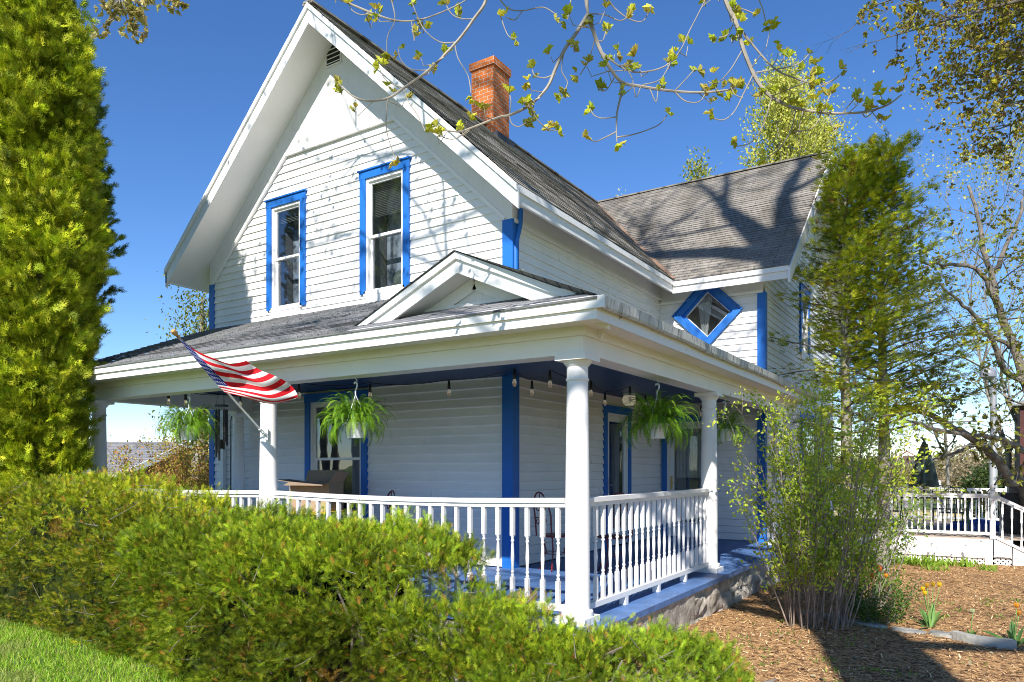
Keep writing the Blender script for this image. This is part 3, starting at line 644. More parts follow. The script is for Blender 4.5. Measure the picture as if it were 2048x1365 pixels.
# ---- windows and doors
def room(fr, s0, s1, z0, z1, parent, depth=.7):
    b = MB(); O = -.06
    p = lambda a, z, o: PL(fr, a, z, o)
    for q in ([(s0, z0, -depth), (s1, z0, -depth), (s1, z1, -depth), (s0, z1, -depth)], [(s0, z0, O), (s1, z0, O), (s1, z0, -depth), (s0, z0, -depth)], [(s0, z1, O), (s0, z1, -depth), (s1, z1, -depth), (s1, z1, O)],
              [(s0, z0, O), (s0, z0, -depth), (s0, z1, -depth), (s0, z1, O)], [(s1, z0, O), (s1, z1, O), (s1, z1, -depth), (s1, z0, -depth)]):
        b.face([p(*t) for t in q])
    return b.build('room_recess', DARK, parent)
def sash_window(fr, W, trim=.115, lower=True, sill_h=.11, blind=0, curtain=0, label=None, blue=TRIMB, basin=False):
    s0, s1, z0, z1 = W; b = MB()
    b.lbox(fr, s0, s0 + trim, z0, z1 - trim, .0, .05); b.lbox(fr, s1 - trim, s1, z0, z1 - trim, .0, .05); b.lbox(fr, s0 - .01, s1 + .01, z1 - trim, z1, 0, .053)
    b.lbox(fr, s0 - .03, s1 + .03, z1, z1 + .022, 0, .075)
    w_ = b.build('window', blue, house, label or None)
    b = MB(); a0, a1, c0, c1 = s0 + trim, s1 - trim, z0 + .02, z1 - trim
    f = .045
    b.lbox(fr, a0, a0 + f, c0, c1, -.07, .026); b.lbox(fr, a1 - f, a1, c0, c1, -.07, .026); b.lbox(fr, a0 + f, a1 - f, c1 - f, c1, -.07, .026)
    b.lbox(fr, a0 - .03, a1 + .03, c0 - .05, c0 + .015, -.07, .05)
    if lower: b.lbox(fr, a0 + .001, a1 - .001, c0 - .05 - sill_h, c0 - .052, 0, .045)
    b.build('frame', WHITE, w_)
    a0 += f; a1 -= f; c1 -= f; c0 += .015; mid = (c0 + c1) / 2
    for k, (q0, q1, o) in enumerate(((mid - .02, c1, -.022), (c0, mid + .02, -.045))):
        b = MB(); g = .034
        b.lbox(fr, a0, a0 + g, q0, q1, o - .02, o + .012); b.lbox(fr, a1 - g, a1, q0, q1, o - .02, o + .012); b.lbox(fr, a0 + g, a1 - g, q1 - g, q1, o - .02, o + .012); b.lbox(fr, a0 + g, a1 - g, q0, q0 + g * 1.2, o - .02, o + .012)
        b.build('sash', WHITE, w_)
        b = MB(); b.face([PL(fr, a0 + g, q0 + g, o - .004), PL(fr, a1 - g, q0 + g, o - .004), PL(fr, a1 - g, q1 - g, o - .004), PL(fr, a0 + g, q1 - g, o - .004)]); b.build('pane', GLASS, w_)
    room(fr, a0 - .02, a1 + .02, c0 - .02, c1 + .02, w_)
    if blind:
        b = MB(); o_ = -.40; b.face([PL(fr, a0 - .01, c0, o_), PL(fr, a1 + .01, c0, o_), PL(fr, a1 + .01, c1, o_), PL(fr, a0 - .01, c1, o_)]); b.build('reflection_sheet', REFL, w_)  # added sheet, mottled grey blue to imitate reflections in the panes
        b = MB(); z = c1
        while z > c1 - (c1 - c0) * blind: b.bar(PL(fr, a0, z, -.13), PL(fr, a1, z, -.13), .024, .003, up=(0, -.4, .9)); z -= .026
        b.build('blind', BLIND, w_)
    if curtain:
        for sg in (0, 1):
            b = MB(); n = 16; wd = (a1 - a0) * curtain
            for i in range(n):
                def q(i_): t = i_ / n; s_ = (a0 + wd * t) if sg == 0 else (a1 - wd * t); return s_, -.16 + .02 * math.sin(i_ * 1.9)
                (sa, oa), (sb, ob) = q(i), q(i + 1)
                b.face([PL(fr, sa, c0, oa), PL(fr, sb, c0, ob), PL(fr, sb, c1, ob), PL(fr, sa, c1, oa)])
            b.build('curtain', CURT, w_, smooth=True)
    return w_
w1 = sash_window(FR_F, W1, blind=.12, label='narrower looking left upper gable window')
w2 = sash_window(FR_F, W2, blind=.3, label='right upper gable window with a blind and a pale round basin inside')
b = MB(); b.lathe([(0.02, 0), (.12, .02), (.19, .1), (.21, .2), (.2, .28), (.15, .36), (.05, .4)], PL(FR_F, -4.46, 4.40, -.385), 20); b.build('basin', mat('pale_ceramic', (.22, .25, .22), .4), w2, smooth=True)
sash_window(FR_F, W3, lower=False, label='tall porch window')
wG = sash_window(FR_G, G1, blue=TRIMB, curtain=.3); sash_window(FR_G, G2, curtain=.2)
# diamond window
def diamond():
    fr = FR_W; s_, z_, h = DI; b = MB()
    def ring(b, ro, ri, o0, o1):
        for k in range(4):
            a = [(1, 0), (0, 1), (-1, 0), (0, -1)]; (ax, az), (bx, bz) = a[k], a[(k + 1) % 4]
            b.prism([PL(fr, s_ + ax * ri, z_ + az * ri, o0), PL(fr, s_ + ax * ro, z_ + az * ro, o0), PL(fr, s_ + bx * ro, z_ + bz * ro, o0), PL(fr, s_ + bx * ri, z_ + bz * ri, o0)], fr[2] * (o1 - o0))
    ring(b, h, h - .155, 0, .068); w_ = b.build('window', TRIMB, house, 'blue framed diamond window')
    b = MB(); b.bar(PL(fr, s_ - h - .02, z_ + .01, .06), PL(fr, s_, z_ + h + .03, .06), .06, .025, up=(0, 0, 1)); b.bar(PL(fr, s_ + h + .02, z_ + .01, .06), PL(fr, s_, z_ + h + .03, .06), .06, .025); b.build('drip_cap', TRIMB, w_)
    b = MB(); ring(b, h - .157, h - .215, -.06, .015); b.build('frame', TRIMB, w_)
    b = MB(); ring(b, h - .217, h - .235, -.07, -.01); b.build('sash', WHITE, w_)
    r_ = h - .225; b = MB(); b.face([PL(fr, s_ + r_, z_, -.03), PL(fr, s_, z_ + r_, -.03), PL(fr, s_ - r_, z_, -.03), PL(fr, s_, z_ - r_, -.03)][::-1]); b.build('pane', GLASS, w_)
    room(fr, s_ - r_ - .05, s_ + r_ + .05, z_ - r_ - .05, z_ + r_ + .05, w_)
    b = MB()
    for i in range(14):
        def q(i_, t): return PL(fr, s_ - .28 + (.03 + .022 * i_) * (.35 + .65 * t) + .12 * (1 - t), z_ - .38 + .78 * t, -.14 + .02 * math.sin(i_ * 1.8))
        b.face([q(i, 0), q(i + 1, 0), q(i + 1, 1), q(i, 1)])
    b.build('curtain', CURT, w_, smooth=True)
diamond()
def storm_door(fr, D_, hinge, label, sheer):
    s0, s1, z0, z1 = D_; t = .10; b = MB()
    b.lbox(fr, s0, s0 + t, z0, z1 - t, 0, .05); b.lbox(fr, s1 - t, s1, z0, z1 - t, 0, .05); b.lbox(fr, s0 - .02, s1 + .02, z1 - t, z1, 0, .054); b.lbox(fr, s0 - .04, s1 + .04, z1, z1 + .02, 0, .08)
    d = b.build('door', TRIMB, house, label)
    b = MB(); a0, a1, c0, c1 = s0 + t, s1 - t, z0 + .02, z1 - t
    b.lbox(fr, a0, a0 + .035, c0, c1, -.06, .024); b.lbox(fr, a1 - .035, a1, c0, c1, -.06, .024); b.lbox(fr, a0 + .035, a1 - .035, c1 - .035, c1, -.06, .024)
    b.build('frame', WHITE, d); b = MB(); a0 += .038; a1 -= .038; c1 -= .038; g = .10
    b.lbox(fr, a0, a0 + g, c0, c1, -.03, .008); b.lbox(fr, a1 - g, a1, c0, c1, -.03, .008); b.lbox(fr, a0 + g, a1 - g, c1 - g, c1, -.03, .008); b.lbox(fr, a0 + g, a1 - g, c0, c0 + .28, -.03, .008)
    b.build('leaf', WPLAS, d)
    b = MB(); q = (a0 + g, a1 - g, c0 + .28, c1 - g); b.face([PL(fr, q[0], q[2], -.01), PL(fr, q[1], q[2], -.01), PL(fr, q[1], q[3], -.01), PL(fr, q[0], q[3], -.01)]); b.build('pane', GLASS, d)
    room(fr, a0, a1, c0, c1, d, .5)
    hs = a0 + g * .5 if hinge > 0 else a1 - g * .5
    b = MB(); b.lbox(fr, hs - .02, hs + .02, z0 + .92, z0 + 1.18, .008, .016); b.tube([PL(fr, hs, z0 + 1.05, .012), PL(fr, hs, z0 + 1.05, .06), PL(fr, hs + hinge * .1, z0 + 1.05, .06)], .008, 8); b.build('handle', BRASS if sheer else CHROME, d)
    if sheer:
        b = MB(); n = 26
        for i in range(n):
            pa = lambda i_: (q[0] + (q[1] - q[0]) * i_ / n, -.12 + .015 * math.sin(i_ * 2.1)); (sa, oa), (sb, ob) = pa(i), pa(i + 1)
            b.face([PL(fr, sa, z0 + 1.15, oa), PL(fr, sb, z0 + 1.15, ob), PL(fr, sb, c1 - g, ob), PL(fr, sa, c1 - g, oa)])
        b.build('curtain', CURT, d, smooth=True)
    return d
storm_door(FR_S, D1, 1, 'narrow looking storm door on the long side wall', False)
storm_door(FR_W, D2, 1, 'storm door with white curtain facing the front', True)

# ---- porch
ZF, ZBm, ZCe = .42, 2.72, 2.98
XP = -7.72                                   # left porch beam line
b = MB(); b.box(XP - .12, XR - 2.0, -.24, YF - .03, ZF - .06, ZF); b.box(XR - 2.0, .27, -.24, YF - .03, ZF - .06, ZF); b.box(XR + .035, .27, YF - .03, 8.6, ZF - .06, ZF)
b.build('porch_floor', FLOORB, house)
def rough_wall(name, x0, y0, x1, y1, z0, z1, m_, amp, parent, n=60, nz=7, label=None, seed=0, blocks=False):
    b = MB(); d = Vector((x1 - x0, y1 - y0, 0)); L = d.length; d.normalize(); nr = Vector((d.y, -d.x, 0)); g = {}
    for j in range(nz + 1):
        for i in range(n + 1):
            p = Vector((x0, y0, 0)) + d * L * i / n; p.z = z0 + (z1 - z0) * j / nz
            e = amp * noise.noise((p.x * 3 + seed, p.y * 3, p.z * 4)) + amp * .5 * noise.noise((p.x * 9, p.y * 9 + seed, p.z * 9))
            if blocks:
                q = Vector((p.x * 2.6, p.y * 2.6, p.z * 4.2)); dd = noise.voronoi(q)[0]; e += min(.035, (dd[1] - dd[0]) * .12) - .035
            g[i, j] = p + nr * e
    for j in range(nz):
        for i in range(n): b.face([g[i, j], g[i + 1, j], g[i + 1, j + 1], g[i, j + 1]])
    return b.build(name, m_, parent, label, smooth=not blocks)
rough_wall('foundation', .25, -.2, .25, 2.35, -.15, .358, CONC, .02, house, 60, 10, 'rendered concrete stretch of the foundation')
rough_wall('foundation', .25, 2.35, .25, 8.6, -.4, .358, STONE, .05, house, 240, 26, 'rough fieldstone stretch of the foundation', 3, True)
rough_wall('foundation', -8.0, -.2, .25, -.2, -.1, .358, CONC, .02, house, 60, 4)
# ceiling and beams
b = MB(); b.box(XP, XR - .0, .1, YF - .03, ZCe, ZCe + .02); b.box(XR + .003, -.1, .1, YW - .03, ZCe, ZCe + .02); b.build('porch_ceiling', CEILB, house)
b = MB(); b.box(XP - .11, .11, -.11, .11, ZBm, 2.96); b.box(XP - .11, .11, -.14, -.11, 2.87, 2.95); b.build('beam', WHITE, house)
b = MB(); b.box(-.11, .109, .11, 8.5, ZBm + .002, 2.96); b.box(.109, .14, -.14, 8.5, 2.87, 2.95); b.build('beam', WHITE, house)
b = MB(); b.box(XP - .108, XP + .11, .11, YF, ZBm + .002, 2.96); b.build('beam', WHITE, house)
YE, XEp, ZEp = -.45, .40, 3.10; SP = (4.27 - 3.10) / (YF - YE); XLE = -8.05
b = MB()
b.box(XLE, XEp + .001, YE, YE + .03, 2.92, 3.075); b.box(XLE - .0, XEp + .075, YE - .025, YE, 3.0, 3.095); b.build('fascia', WHITE, house)
b = MB(); b.box(XEp - .03, XEp, YE + .03, 8.75, 2.92, 3.05); b.build('fascia', BLOTCH, house, 'white fascia with dark blotches under the side gutter')
b = MB()
prof = [(0, .012), (.05, .0), (.062, .02), (.07, .095), (.055, .095), (.05, .03), (.012, .02), (.012, .09), (0, .09)]
N0 = 40
for k in range(N0):
    ya, yb = YE + .002 + (8.8 - YE) * k / N0, YE + .002 + (8.8 - YE) * (k + 1) / N0
    da, db = .006 * math.sin(ya * 1.7) + .003 * math.sin(ya * 5), .006 * math.sin(yb * 1.7) + .003 * math.sin(yb * 5)
    for i in range(len(prof)):
        (p, q), (r_, s_) = prof[i], prof[(i + 1) % len(prof)]
        b.face([(XEp + p, ya, 3.005 + q + da), (XEp + r_, ya, 3.005 + s_ + da), (XEp + r_, yb, 3.005 + s_ + db), (XEp + p, yb, 3.005 + q + db)][::-1])
b.build('gutter', STREAK, house, 'dirty streaked gutter along the side eave', smooth=False)
b = MB(); b.box(XLE, XEp - .03, YE + .03, -.14, 2.945, 2.96); b.box(.14, XEp - .03, -.14, 8.7, 2.945, 2.96); b.box(XLE, XP - .11, -.14, YF, 2.945, 2.96); b.build('soffit', WHITE, house)
b = MB(); b.box(XLE, XLE + .03, YE + .03, YF, 2.92, 3.07); b.build('fascia', WHITE, house)
# porch roof
b = MB(); zA = ZEp; zT = ZEp + SP * (YF - YE); vP = Vector((0, 1, SP)).normalized()
XH = XEp - (XEp - XR)
hx = XEp + .02
fine_slope(b, [(XLE - .03, YE - .04, zA - .015), (XR, YE - .04, zA - .015), (XR, YF, zT), (XL - .0, YF, zT)], (XLE, YE, zA), (1, 0, 0), vP, 40, 12, .012, 9)
zc = zA + SP * (XEp - XR)
b.face([(XR, YE - .04, zA - .015), (hx, YE - .04, zA - .015), (XR, YF - .3, zT - .1), (XR, YF - .3, zT - .1)][:3], [(0, 0), (2.7, 0), (0, 2.9)])
b.face([(XR, YE - .04, zA - .015), (XR, YF - .3, zT - .1), (XR, YF, zT)], [(0, 0), (0, 2.6), (0, 2.9)])
vQ = Vector((-1, 0, SP)).normalized()
shingle_poly(b, [(hx, YE - .04, zA - .015), (hx, 8.8, zA - .015), (XR, 8.8, zc), (XR, YE + (XEp - XR), zc)], (hx, 0, zA), (0, 1, 0), vQ)
shingle_poly(b, [(hx, YE - .04, zA - .02), (XR, YF + .2, zc + .0), (XR, YF - .3, zT - .12)], (hx, 0, zA), (0, 1, 0), vQ)
b.face([(XLE - .03, YE - .04, zA - .045), (XL, YF, zT - .03), (XL, YF, zT), (XLE - .03, YE - .04, zA - .015)], [(0, 0)] * 4)
b.box(XLE - .03, hx, YE - .04, YE - .03, zA - .03, zA - .012)
b.build('porch_roof', SHINGP, house)
# pediment
PYf = -.17; pc, pl, pr, pz = -1.17, -2.50, .20, 3.72; pzb = 3.13
ps = (pz - pzb) / (pc - pl)
b = MB(); yb_ = YE + (pz + .06 - ZEp) / SP
shingle_poly(b, [(pl - .12, PYf - .05, pz + .05 - ps * (pc - pl + .12)), (pc, PYf - .05, pz + .05), (pc, yb_, pz + .05), (pl - .12, YE + .1, zA + .04)][::-1], (pc, 0, pz), (0, 1, 0), (.9, 0, .4))
shingle_poly(b, [(pr + .15, PYf - .05, pz + .05 - ps * (pr - pc + .15)), (pc, PYf - .05, pz + .05), (pc, yb_, pz + .05), (pr + .15, YE + .1, zA + .04)], (pc, 0, pz), (0, 1, 0), (-.9, 0, .4))
b.build('porch_roof', SHINGP, house, 'small cross gable roof over the porch corner')
b = MB()
for sg, xe in ((-1, pl - .1), (1, pr + .17)):
    ze = pz - ps * abs(xe - pc)
    for (dy, up_, dp) in ((0, .04, .19), (-.028, .042, .065)):
        a, c = Vector((pc, PYf + dy, pz + up_)), Vector((xe, PYf + dy, ze + up_))
        if sg < 0: a, c = c, a
        plate(b, a, c, 0, dp, Vector((0, .03, 0)))
    # underside
    b.prism([(pc, PYf + .03, pz - .12), (xe, PYf + .03, ze - .12), (xe, .14, ze - .12), (pc, .14, pz - .12)][::sg], Vector((0, 0, .02)))
b.build('pediment', WHITE, house)
b = MB(); zb0 = 3.0
b.prism([(pl, .13, zb0), (pr, .13, zb0), (pc, .13, pz - .11)], Vector((0, .03, 0))); b.build('tympanum', BEAD, house)
b = MB()
for sg, xe in ((-1, pl), (1, pr)): b.bar((pc, .115, pz - .19), (xe, .115, pz - .19 - ps * abs(xe - pc)), .02, .12, up=(0, 0, 1))
b.bar((pl + .3, .113, 3.29), (pr - .52, .113, 3.29), .02, .12); b.build('moulding', WHITE, house)
# columns
def column(x, y, z1=ZBm):
    b = MB(); H = z1 - ZF
    b.box(x - .145, x + .145, y - .145, y + .145, ZF, ZF + .06)
    b.lathe([(.135, .06), (.14, .08), (.135, .105), (.112, .115), (.107, .14), (.107, H * .35), (.102, H * .6), (.092, H - .24), (.091, H - .225), (.10, H - .215), (.10, H - .2), (.092, H - .195), (.092, H - .10), (.10, H - .09), (.12, H - .065), (.128, H - .05)], (x, y, ZF), 28)
    b.box(x - .145, x + .145, y - .145, y + .145, z1 - .05, z1 - .001)
    return b.build('column', WHITE, house, smooth=True)
for (x, y) in ((0, 0), (-4.03, 0), (XP, 0), (0, 3.67)): column(x, y)
column(0, 7.6); column(XP, YF - .2)
# railings
BAL = None
def baluster(parent, x, y, z0, z1, w_=.034, turned=True):
    b = MB(); h = z1 - z0; q = w_ / 2
    def sq(za, zb): b.box(-q, q, -q, q, za, zb)
    sq(0, h * .24); sq(h * .68, h)
    b.lathe([(q * .7, h * .24), (q * .95, h * .255), (q * .6, h * .275), (q * .95, h * .295), (q * .62, h * .315), (q * .95, h * .45), (q * .7, h * .58), (q * .55, h * .605), (q * .95, h * .625), (q * .6, h * .645), (q * .9, h * .665), (q * .7, h * .68)], (0, 0, 0), 10)
    o = b.build('baluster', WHITE, parent, loc=(x, y, z0)); return o
def railing(p0, p1, n, parent=house, zt=1.49, zb=.50, feet=True, thick=.085, w_=.036, sag=0):
    a, c = Vector((*p0, 0)), Vector((*p1, 0)); d = (c - a).normalized(); L = (c - a).length
    b = MB(); zz = Vector((0, 0, 1)); nseg = 10
    P_ = [a + d * L * k / nseg + zz * (zt - sag * math.sin(math.pi * k / nseg)) for k in range(nseg + 1)]
    for k in range(nseg):
        b.bar(P_[k] - zz * .02, P_[k + 1] - zz * .02, thick, .042); b.bar(P_[k] - zz * .06, P_[k + 1] - zz * .06, thick * .6, .038)
    r = b.build('railing', WHITE, parent)
    b = MB(); b.bar(a + zz * (zb + .03), c + zz * (zb + .03), .07, .05)
    if feet:
        for k in range(1, 4): b.bar(a + d * L * k / 4 + zz * (zb + .006), a + d * L * k / 4 + zz * (ZF + .001), .06, .07)
    b.build('bottom_rail', WHITE, r)
    first = None
    for i in range(n):
        t = (i + .5) / n; p = a + d * L * t; top = zt - .078 - sag * math.sin(math.pi * t)
        if first is None: first = baluster(r, p.x, p.y, zb + .055, top, w_)
        else:
            o = first.copy(); o.location = (p.x, p.y, zb + .055); C.objects.link(o); o.parent = r
    return r
railing((.0, .12), (0, 3.56), 22); railing((-3.92, 0), (-.11, 0), 24, sag=.03); railing((XP + .1, 0), (-4.14, 0), 23, sag=.02)
railing((0, 3.78), (0, 3.80), 1)
# ceiling light
b = MB(); b.lathe([(.10, 0), (.10, -.03), (.085, -.045)][::-1], (-1.9, 5.5, ZCe), 20); cl = b.build('ceiling_light', WPLAS, house, smooth=True)
b = MB(); b.lathe([(.02, -.21), (.07, -.195), (.105, -.15), (.115, -.10), (.10, -.045)], (-1.9, 5.5, ZCe), 20); b.build('globe', GLOBE, cl, smooth=True)
# cable + white pipe on the front wall
b = MB(); b.box(-8.42, -8.30, YF - .09, YF - .02, .42, 2.95); b.build('downspout', WPLAS, house)
b = MB(); b.tube([(-8.1, YF - .03, 2.75), (-8.16, YF - .03, 2.6), (-8.17, YF - .03, 1.2), (-8.15, YF - .03, .5)], .008, 5); b.build('cable', BLACKM, house)

# ================================================================ THINGS ON THE PORCH
# flag
BR = Vector((-3.95, -.115, 2.13)); FIN = hit(344, 660, D=7.12); fl = empty('flag', BR, 'striped and starred flag flying from a white pole on the second porch column', 'flag')
b = MB(); pd = (FIN - BR); L_ = pd.length; pd.normalize(); b.tube([(0, 0, 0), pd * (L_ - .13)], .0115, 10); b.build('pole', WPLAS, fl, smooth=True)
b = MB(); q0 = pd * (L_ - .13); b.tube([q0, q0 + pd * .02, q0 + pd * .035, q0 + pd * .06, q0 + pd * .09, q0 + pd * .12, q0 + pd * .13], [.012, .014, .017, .016, .028, .024, .006], 12); b.build('finial', mat('turned_wood', (.50, .26, .08), .4), fl, smooth=True)
b = MB(); b.tube([(0, .02, -.06), (0, .02, .07)], .022, 8); b.tube([pd * -.02, pd * .11], .019, 10); b.tube([(0, .01, 0), pd * .03], .024, 8); b.tube([pd * .07 + Vector((-.03, 0, .02)), pd * .07 + Vector((.03, 0, -.02))], .006, 6)
b.build('bracket', WPLAS, fl, smooth=True)
def interp(pts, t):
    n = len(pts) - 1; k = min(n - 1, int(t * n)); f = t * n - k
    p = [pts[max(0, k - 1)], pts[k], pts[k + 1], pts[min(n, k + 2)]]
    return tuple(.5 * ((2 * p[1][i]) + (-p[0][i] + p[2][i]) * f + (2 * p[0][i] - 5 * p[1][i] + 4 * p[2][i] - p[3][i]) * f * f + (-p[0][i] + 3 * p[1][i] - 3 * p[2][i] + p[3][i]) * f ** 3) for i in range(len(p[1])))
HO = [(353, 672, 7.14), (378, 703, 7.22), (405, 736, 7.31), (430, 765, 7.40), (449, 785, 7.46)]
TOPc = [(353, 672, 7.14), (392, 701, 7.2), (430, 718, 7.22), (462, 728, 7.28), (493, 722, 7.34)]
FLY = [(493, 722, 7.34), (520, 738, 7.46), (552, 752, 7.42), (580, 771, 7.56), (595, 795, 7.52), (578, 803, 7.6)]
BOT = [(449, 785, 7.46), (478, 792, 7.5), (508, 801, 7.5), (540, 808, 7.58), (578, 803, 7.6)]
def cloth(u, v):
    u2 = u / .4 * .17 if u < .4 else .17 + (u - .4) / .6 * .83
    vh = v / .5385 * .8 if v < .5385 else .8 + (v - .5385) / .4615 * .2
    v2 = vh * (1 - u2) + v * u2
    t, bt, h, f = interp(TOPc, u2), interp(BOT, u2), interp(HO, v2), interp(FLY, v2)
    c = [(1 - v2) * t[i] + v2 * bt[i] + (1 - u2) * h[i] + u2 * f[i] - ((1 - u2) * (1 - v2) * TOPc[0][i] + u2 * (1 - v2) * TOPc[-1][i] + (1 - u2) * v2 * BOT[0][i] + u2 * v2 * BOT[-1][i]) for i in range(3)]
    c[2] += .05 * math.sin(v2 * 9 + u2 * 7) * min(1, u2 * 3); c[1] += 5 * math.sin(u2 * 8 + v2 * 3) * u2 * math.sin(math.pi * v2)
    return hit(c[0], c[1], D=c[2]) - BR
NU, NV = 152, 130; b = MB()
G = [[cloth(i / NU, j / NV) for i in range(NU + 1)] for j in range(NV + 1)]
stars = []
for r_ in range(9):
    for k in range(6 if r_ % 2 == 0 else 5): stars.append(((k + .5 + (.5 if r_ % 2 else 0)) / 6 * .4 * .97 + .004, (r_ + .75) / 9.5 * .5385))
def fcol(u, v):
    if u < .4 and v < .5385:
        for (su, sv) in stars:
            dx, dy = (u - su) * 1.9, (v - sv); r_ = math.hypot(dx, dy)
            if r_ < .024:
                a = math.atan2(dx, -dy); m = abs(((a / (2 * math.pi) * 5) + .5) % 1 - .5) * 2
                if r_ < .024 * (1 - .55 * m): return (.75, .75, .75)
        return (.012, .022, .17)
    return (.62, .012, .02) if int(v * 13) % 2 == 0 else (.78, .77, .75)
vs_ = [p for row in G for p in row]
for p in vs_: b.v.append(tuple(p))
for j in range(NV):
    for i in range(NU):
        b.f.append((j * (NU + 1) + i, j * (NU + 1) + i + 1, (j + 1) * (NU + 1) + i + 1, (j + 1) * (NU + 1) + i)); b.uv.append(None); b.mi.append(0); b.col.append(fcol((i + .5) / NU, (j + .5) / NV))
b.build('cloth', mat('flag_cloth', vcol=True, rough=.7, trans=.35, spec=.2), fl, smooth=True, cols=True)

# hanging ferns
def t_frond(n=11):
    v = []; f = []
    def tri(a, b_, c): k = len(v); v.extend([a, b_, c]); f.append((k, k + 1, k + 2))
    def sp(t): return (0, math.sin(t * 1.55) * .80, .26 * math.sin(t * 2.2) - .40 * t ** 2.2)
    pts = [sp(k / n) for k in range(n + 1)]
    for k in range(n):
        a, c = pts[k], pts[k + 1]; tri((-.008, a[1], a[2]), (.008, a[1], a[2]), c)
        if k >= 1:
            l = .085 * math.sin(math.pi * (k + .6) / (n + .8)) ** .7
            for sg in (-1, 1):
                for m_ in (0, .5):
                    y = a[1] + (c[1] - a[1]) * m_; z = a[2] + (c[2] - a[2]) * m_; w_ = (Vector(c) - Vector(a)).length * .15
                    d_ = (Vector(c) - Vector(a)).normalized()
                    tri((0, y - d_.y * w_, z - d_.z * w_), (0, y + d_.y * w_, z + d_.z * w_), (sg * l, y + d_.y * .035, z + d_.z * .035 - .02))
    return v, f
FROND = t_frond(14)
def fern(px, py, plane, size, label, n=110, drop=.42, brown=0, dz=0):
    p = hit(px, py, **plane); p.z = ZBm
    e = empty('hanging_fern', p, label, 'hanging plant', 'ferns hanging from the porch beams')
    b = MB(); b.tube([(0, 0, 0), (0, 0, -.02), (.02, 0, -.035), (.022, 0, -.055), (0, 0, -.07), (-.02, 0, -.055)], .004, 6)
    b.tube([(-.02, 0, -.075), (.0, 0, -.058), (.025, 0, -.075), (.02, 0, -.11), (0, 0, -.15), (0, 0, -.2)], [.007, .008, .008, .008, .008, .006], 8)
    for k in range(3):
        t = 2.1 * k + .5; b.tube([(0, 0, -.19), (.13 * math.cos(t), .13 * math.sin(t), -drop)], .004, 5)
    b.build('hanger', WPLAS, e, smooth=True)
    b = MB(); b.lathe([(.085, -.15), (.12, -.01), (.132, 0), (.132, .012), (.12, .012), (.11, -.03)], (0, 0, -drop), 24); b.build('pot', WPLAS, e, smooth=True)
    n2 = n; ang = rng.uniform(0, 2 * math.pi, n2); el = rng.uniform(-.95, 1.15, n2)
    D_ = np.stack([np.cos(ang) * np.cos(el), np.sin(ang) * np.cos(el), np.sin(el)], 1); P = np.stack([np.cos(ang) * .11, np.sin(ang) * .11, -drop + .02 + .05 * rng.random(n2)], 1)
    N_ = np.tile([0, 0, 1.], (n2, 1)) + rdir(n2) * .25
    scatter('fronds', FROND, P, D_, N_, size * rng.uniform(.4, 1.0, n2), mixcol(n2, [(.20, .40, .015), (.11, .26, .015), (.32, .50, .03), (.08, .18, .01)] if not brown else [(.05, .09, .02), (.09, .1, .03)], .25), LEAF, e)
    return e
fern(378, 800, dict(Y=0.0), .42, 'bright green fern hanging by the wind chimes, leftmost of the porch', 300, .46)
fern(711, 770, dict(Y=0.0), .42, 'fern hanging before the tall porch window', 330, .50)
fern(1314, 770, dict(X=0.0), .46, 'largest fern in a white pot hanging between the corner column and the side column', 330, .50)
fern(1448, 812, dict(X=0.0), .42, 'small fern in a white pot hanging just behind the side column', 170, .45)
# string lights
bl = [(337, 800), (371, 803), (480, 806), (598, 788), (740, 788), (898, 782), (1029, 762), (1064, 782), (1100, 765), (1182, 783), (1210, 803), (1260, 793), (1291, 808), (1402, 826)]
sl = empty('string_lights', hit(598, 788, Z=2.62), 'black cord of clear bulbs strung under the porch ceiling', 'string lights')
o0 = sl.location.copy(); pts = []
for k, (x, y) in enumerate(bl):
    p = hit(x, y, Z=2.63); p.y = max(p.y, .16); 
    if k < 3: p = hit(x, y, Y=.18)
    pts.append(p - o0)
bb = MB(); bs = MB()
W_ = []
for k, p in enumerate(pts):
    top = p + Vector((0, 0, .13)); W_.append(top)
    soc = MB(); soc.lathe([(.006, .12), (.012, .11), (.016, .06), (.019, .03), (.017, .015)][::-1], p, 10)
    s_ = soc.build('socket', BLACKM, sl, smooth=True)
    bu = MB(); bu.lathe([(.004, -.062), (.016, -.05), (.021, -.028), (.02, -.005), (.013, .016)], p, 12); bu.build('bulb', BULB, s_, smooth=True)
wp = []
for a, c in zip(W_[:-1], W_[1:]):
    L = (c - a).length
    for k in range(8):
        t = k / 8; q = a.lerp(c, t); q.z = min(q.z + .0, 2.95) - .16 * min(1, L) * (t * (1 - t)) * 1.0; wp.append(q)
wp.append(W_[-1]); b = MB(); b.tube(wp, .0045, 5); b.build('cord', BLACKM, sl)
b = MB(); b.tube([hit(1240, 738, Z=2.93) - o0, hit(1243, 750, Z=2.72) - o0], .004, 5); 
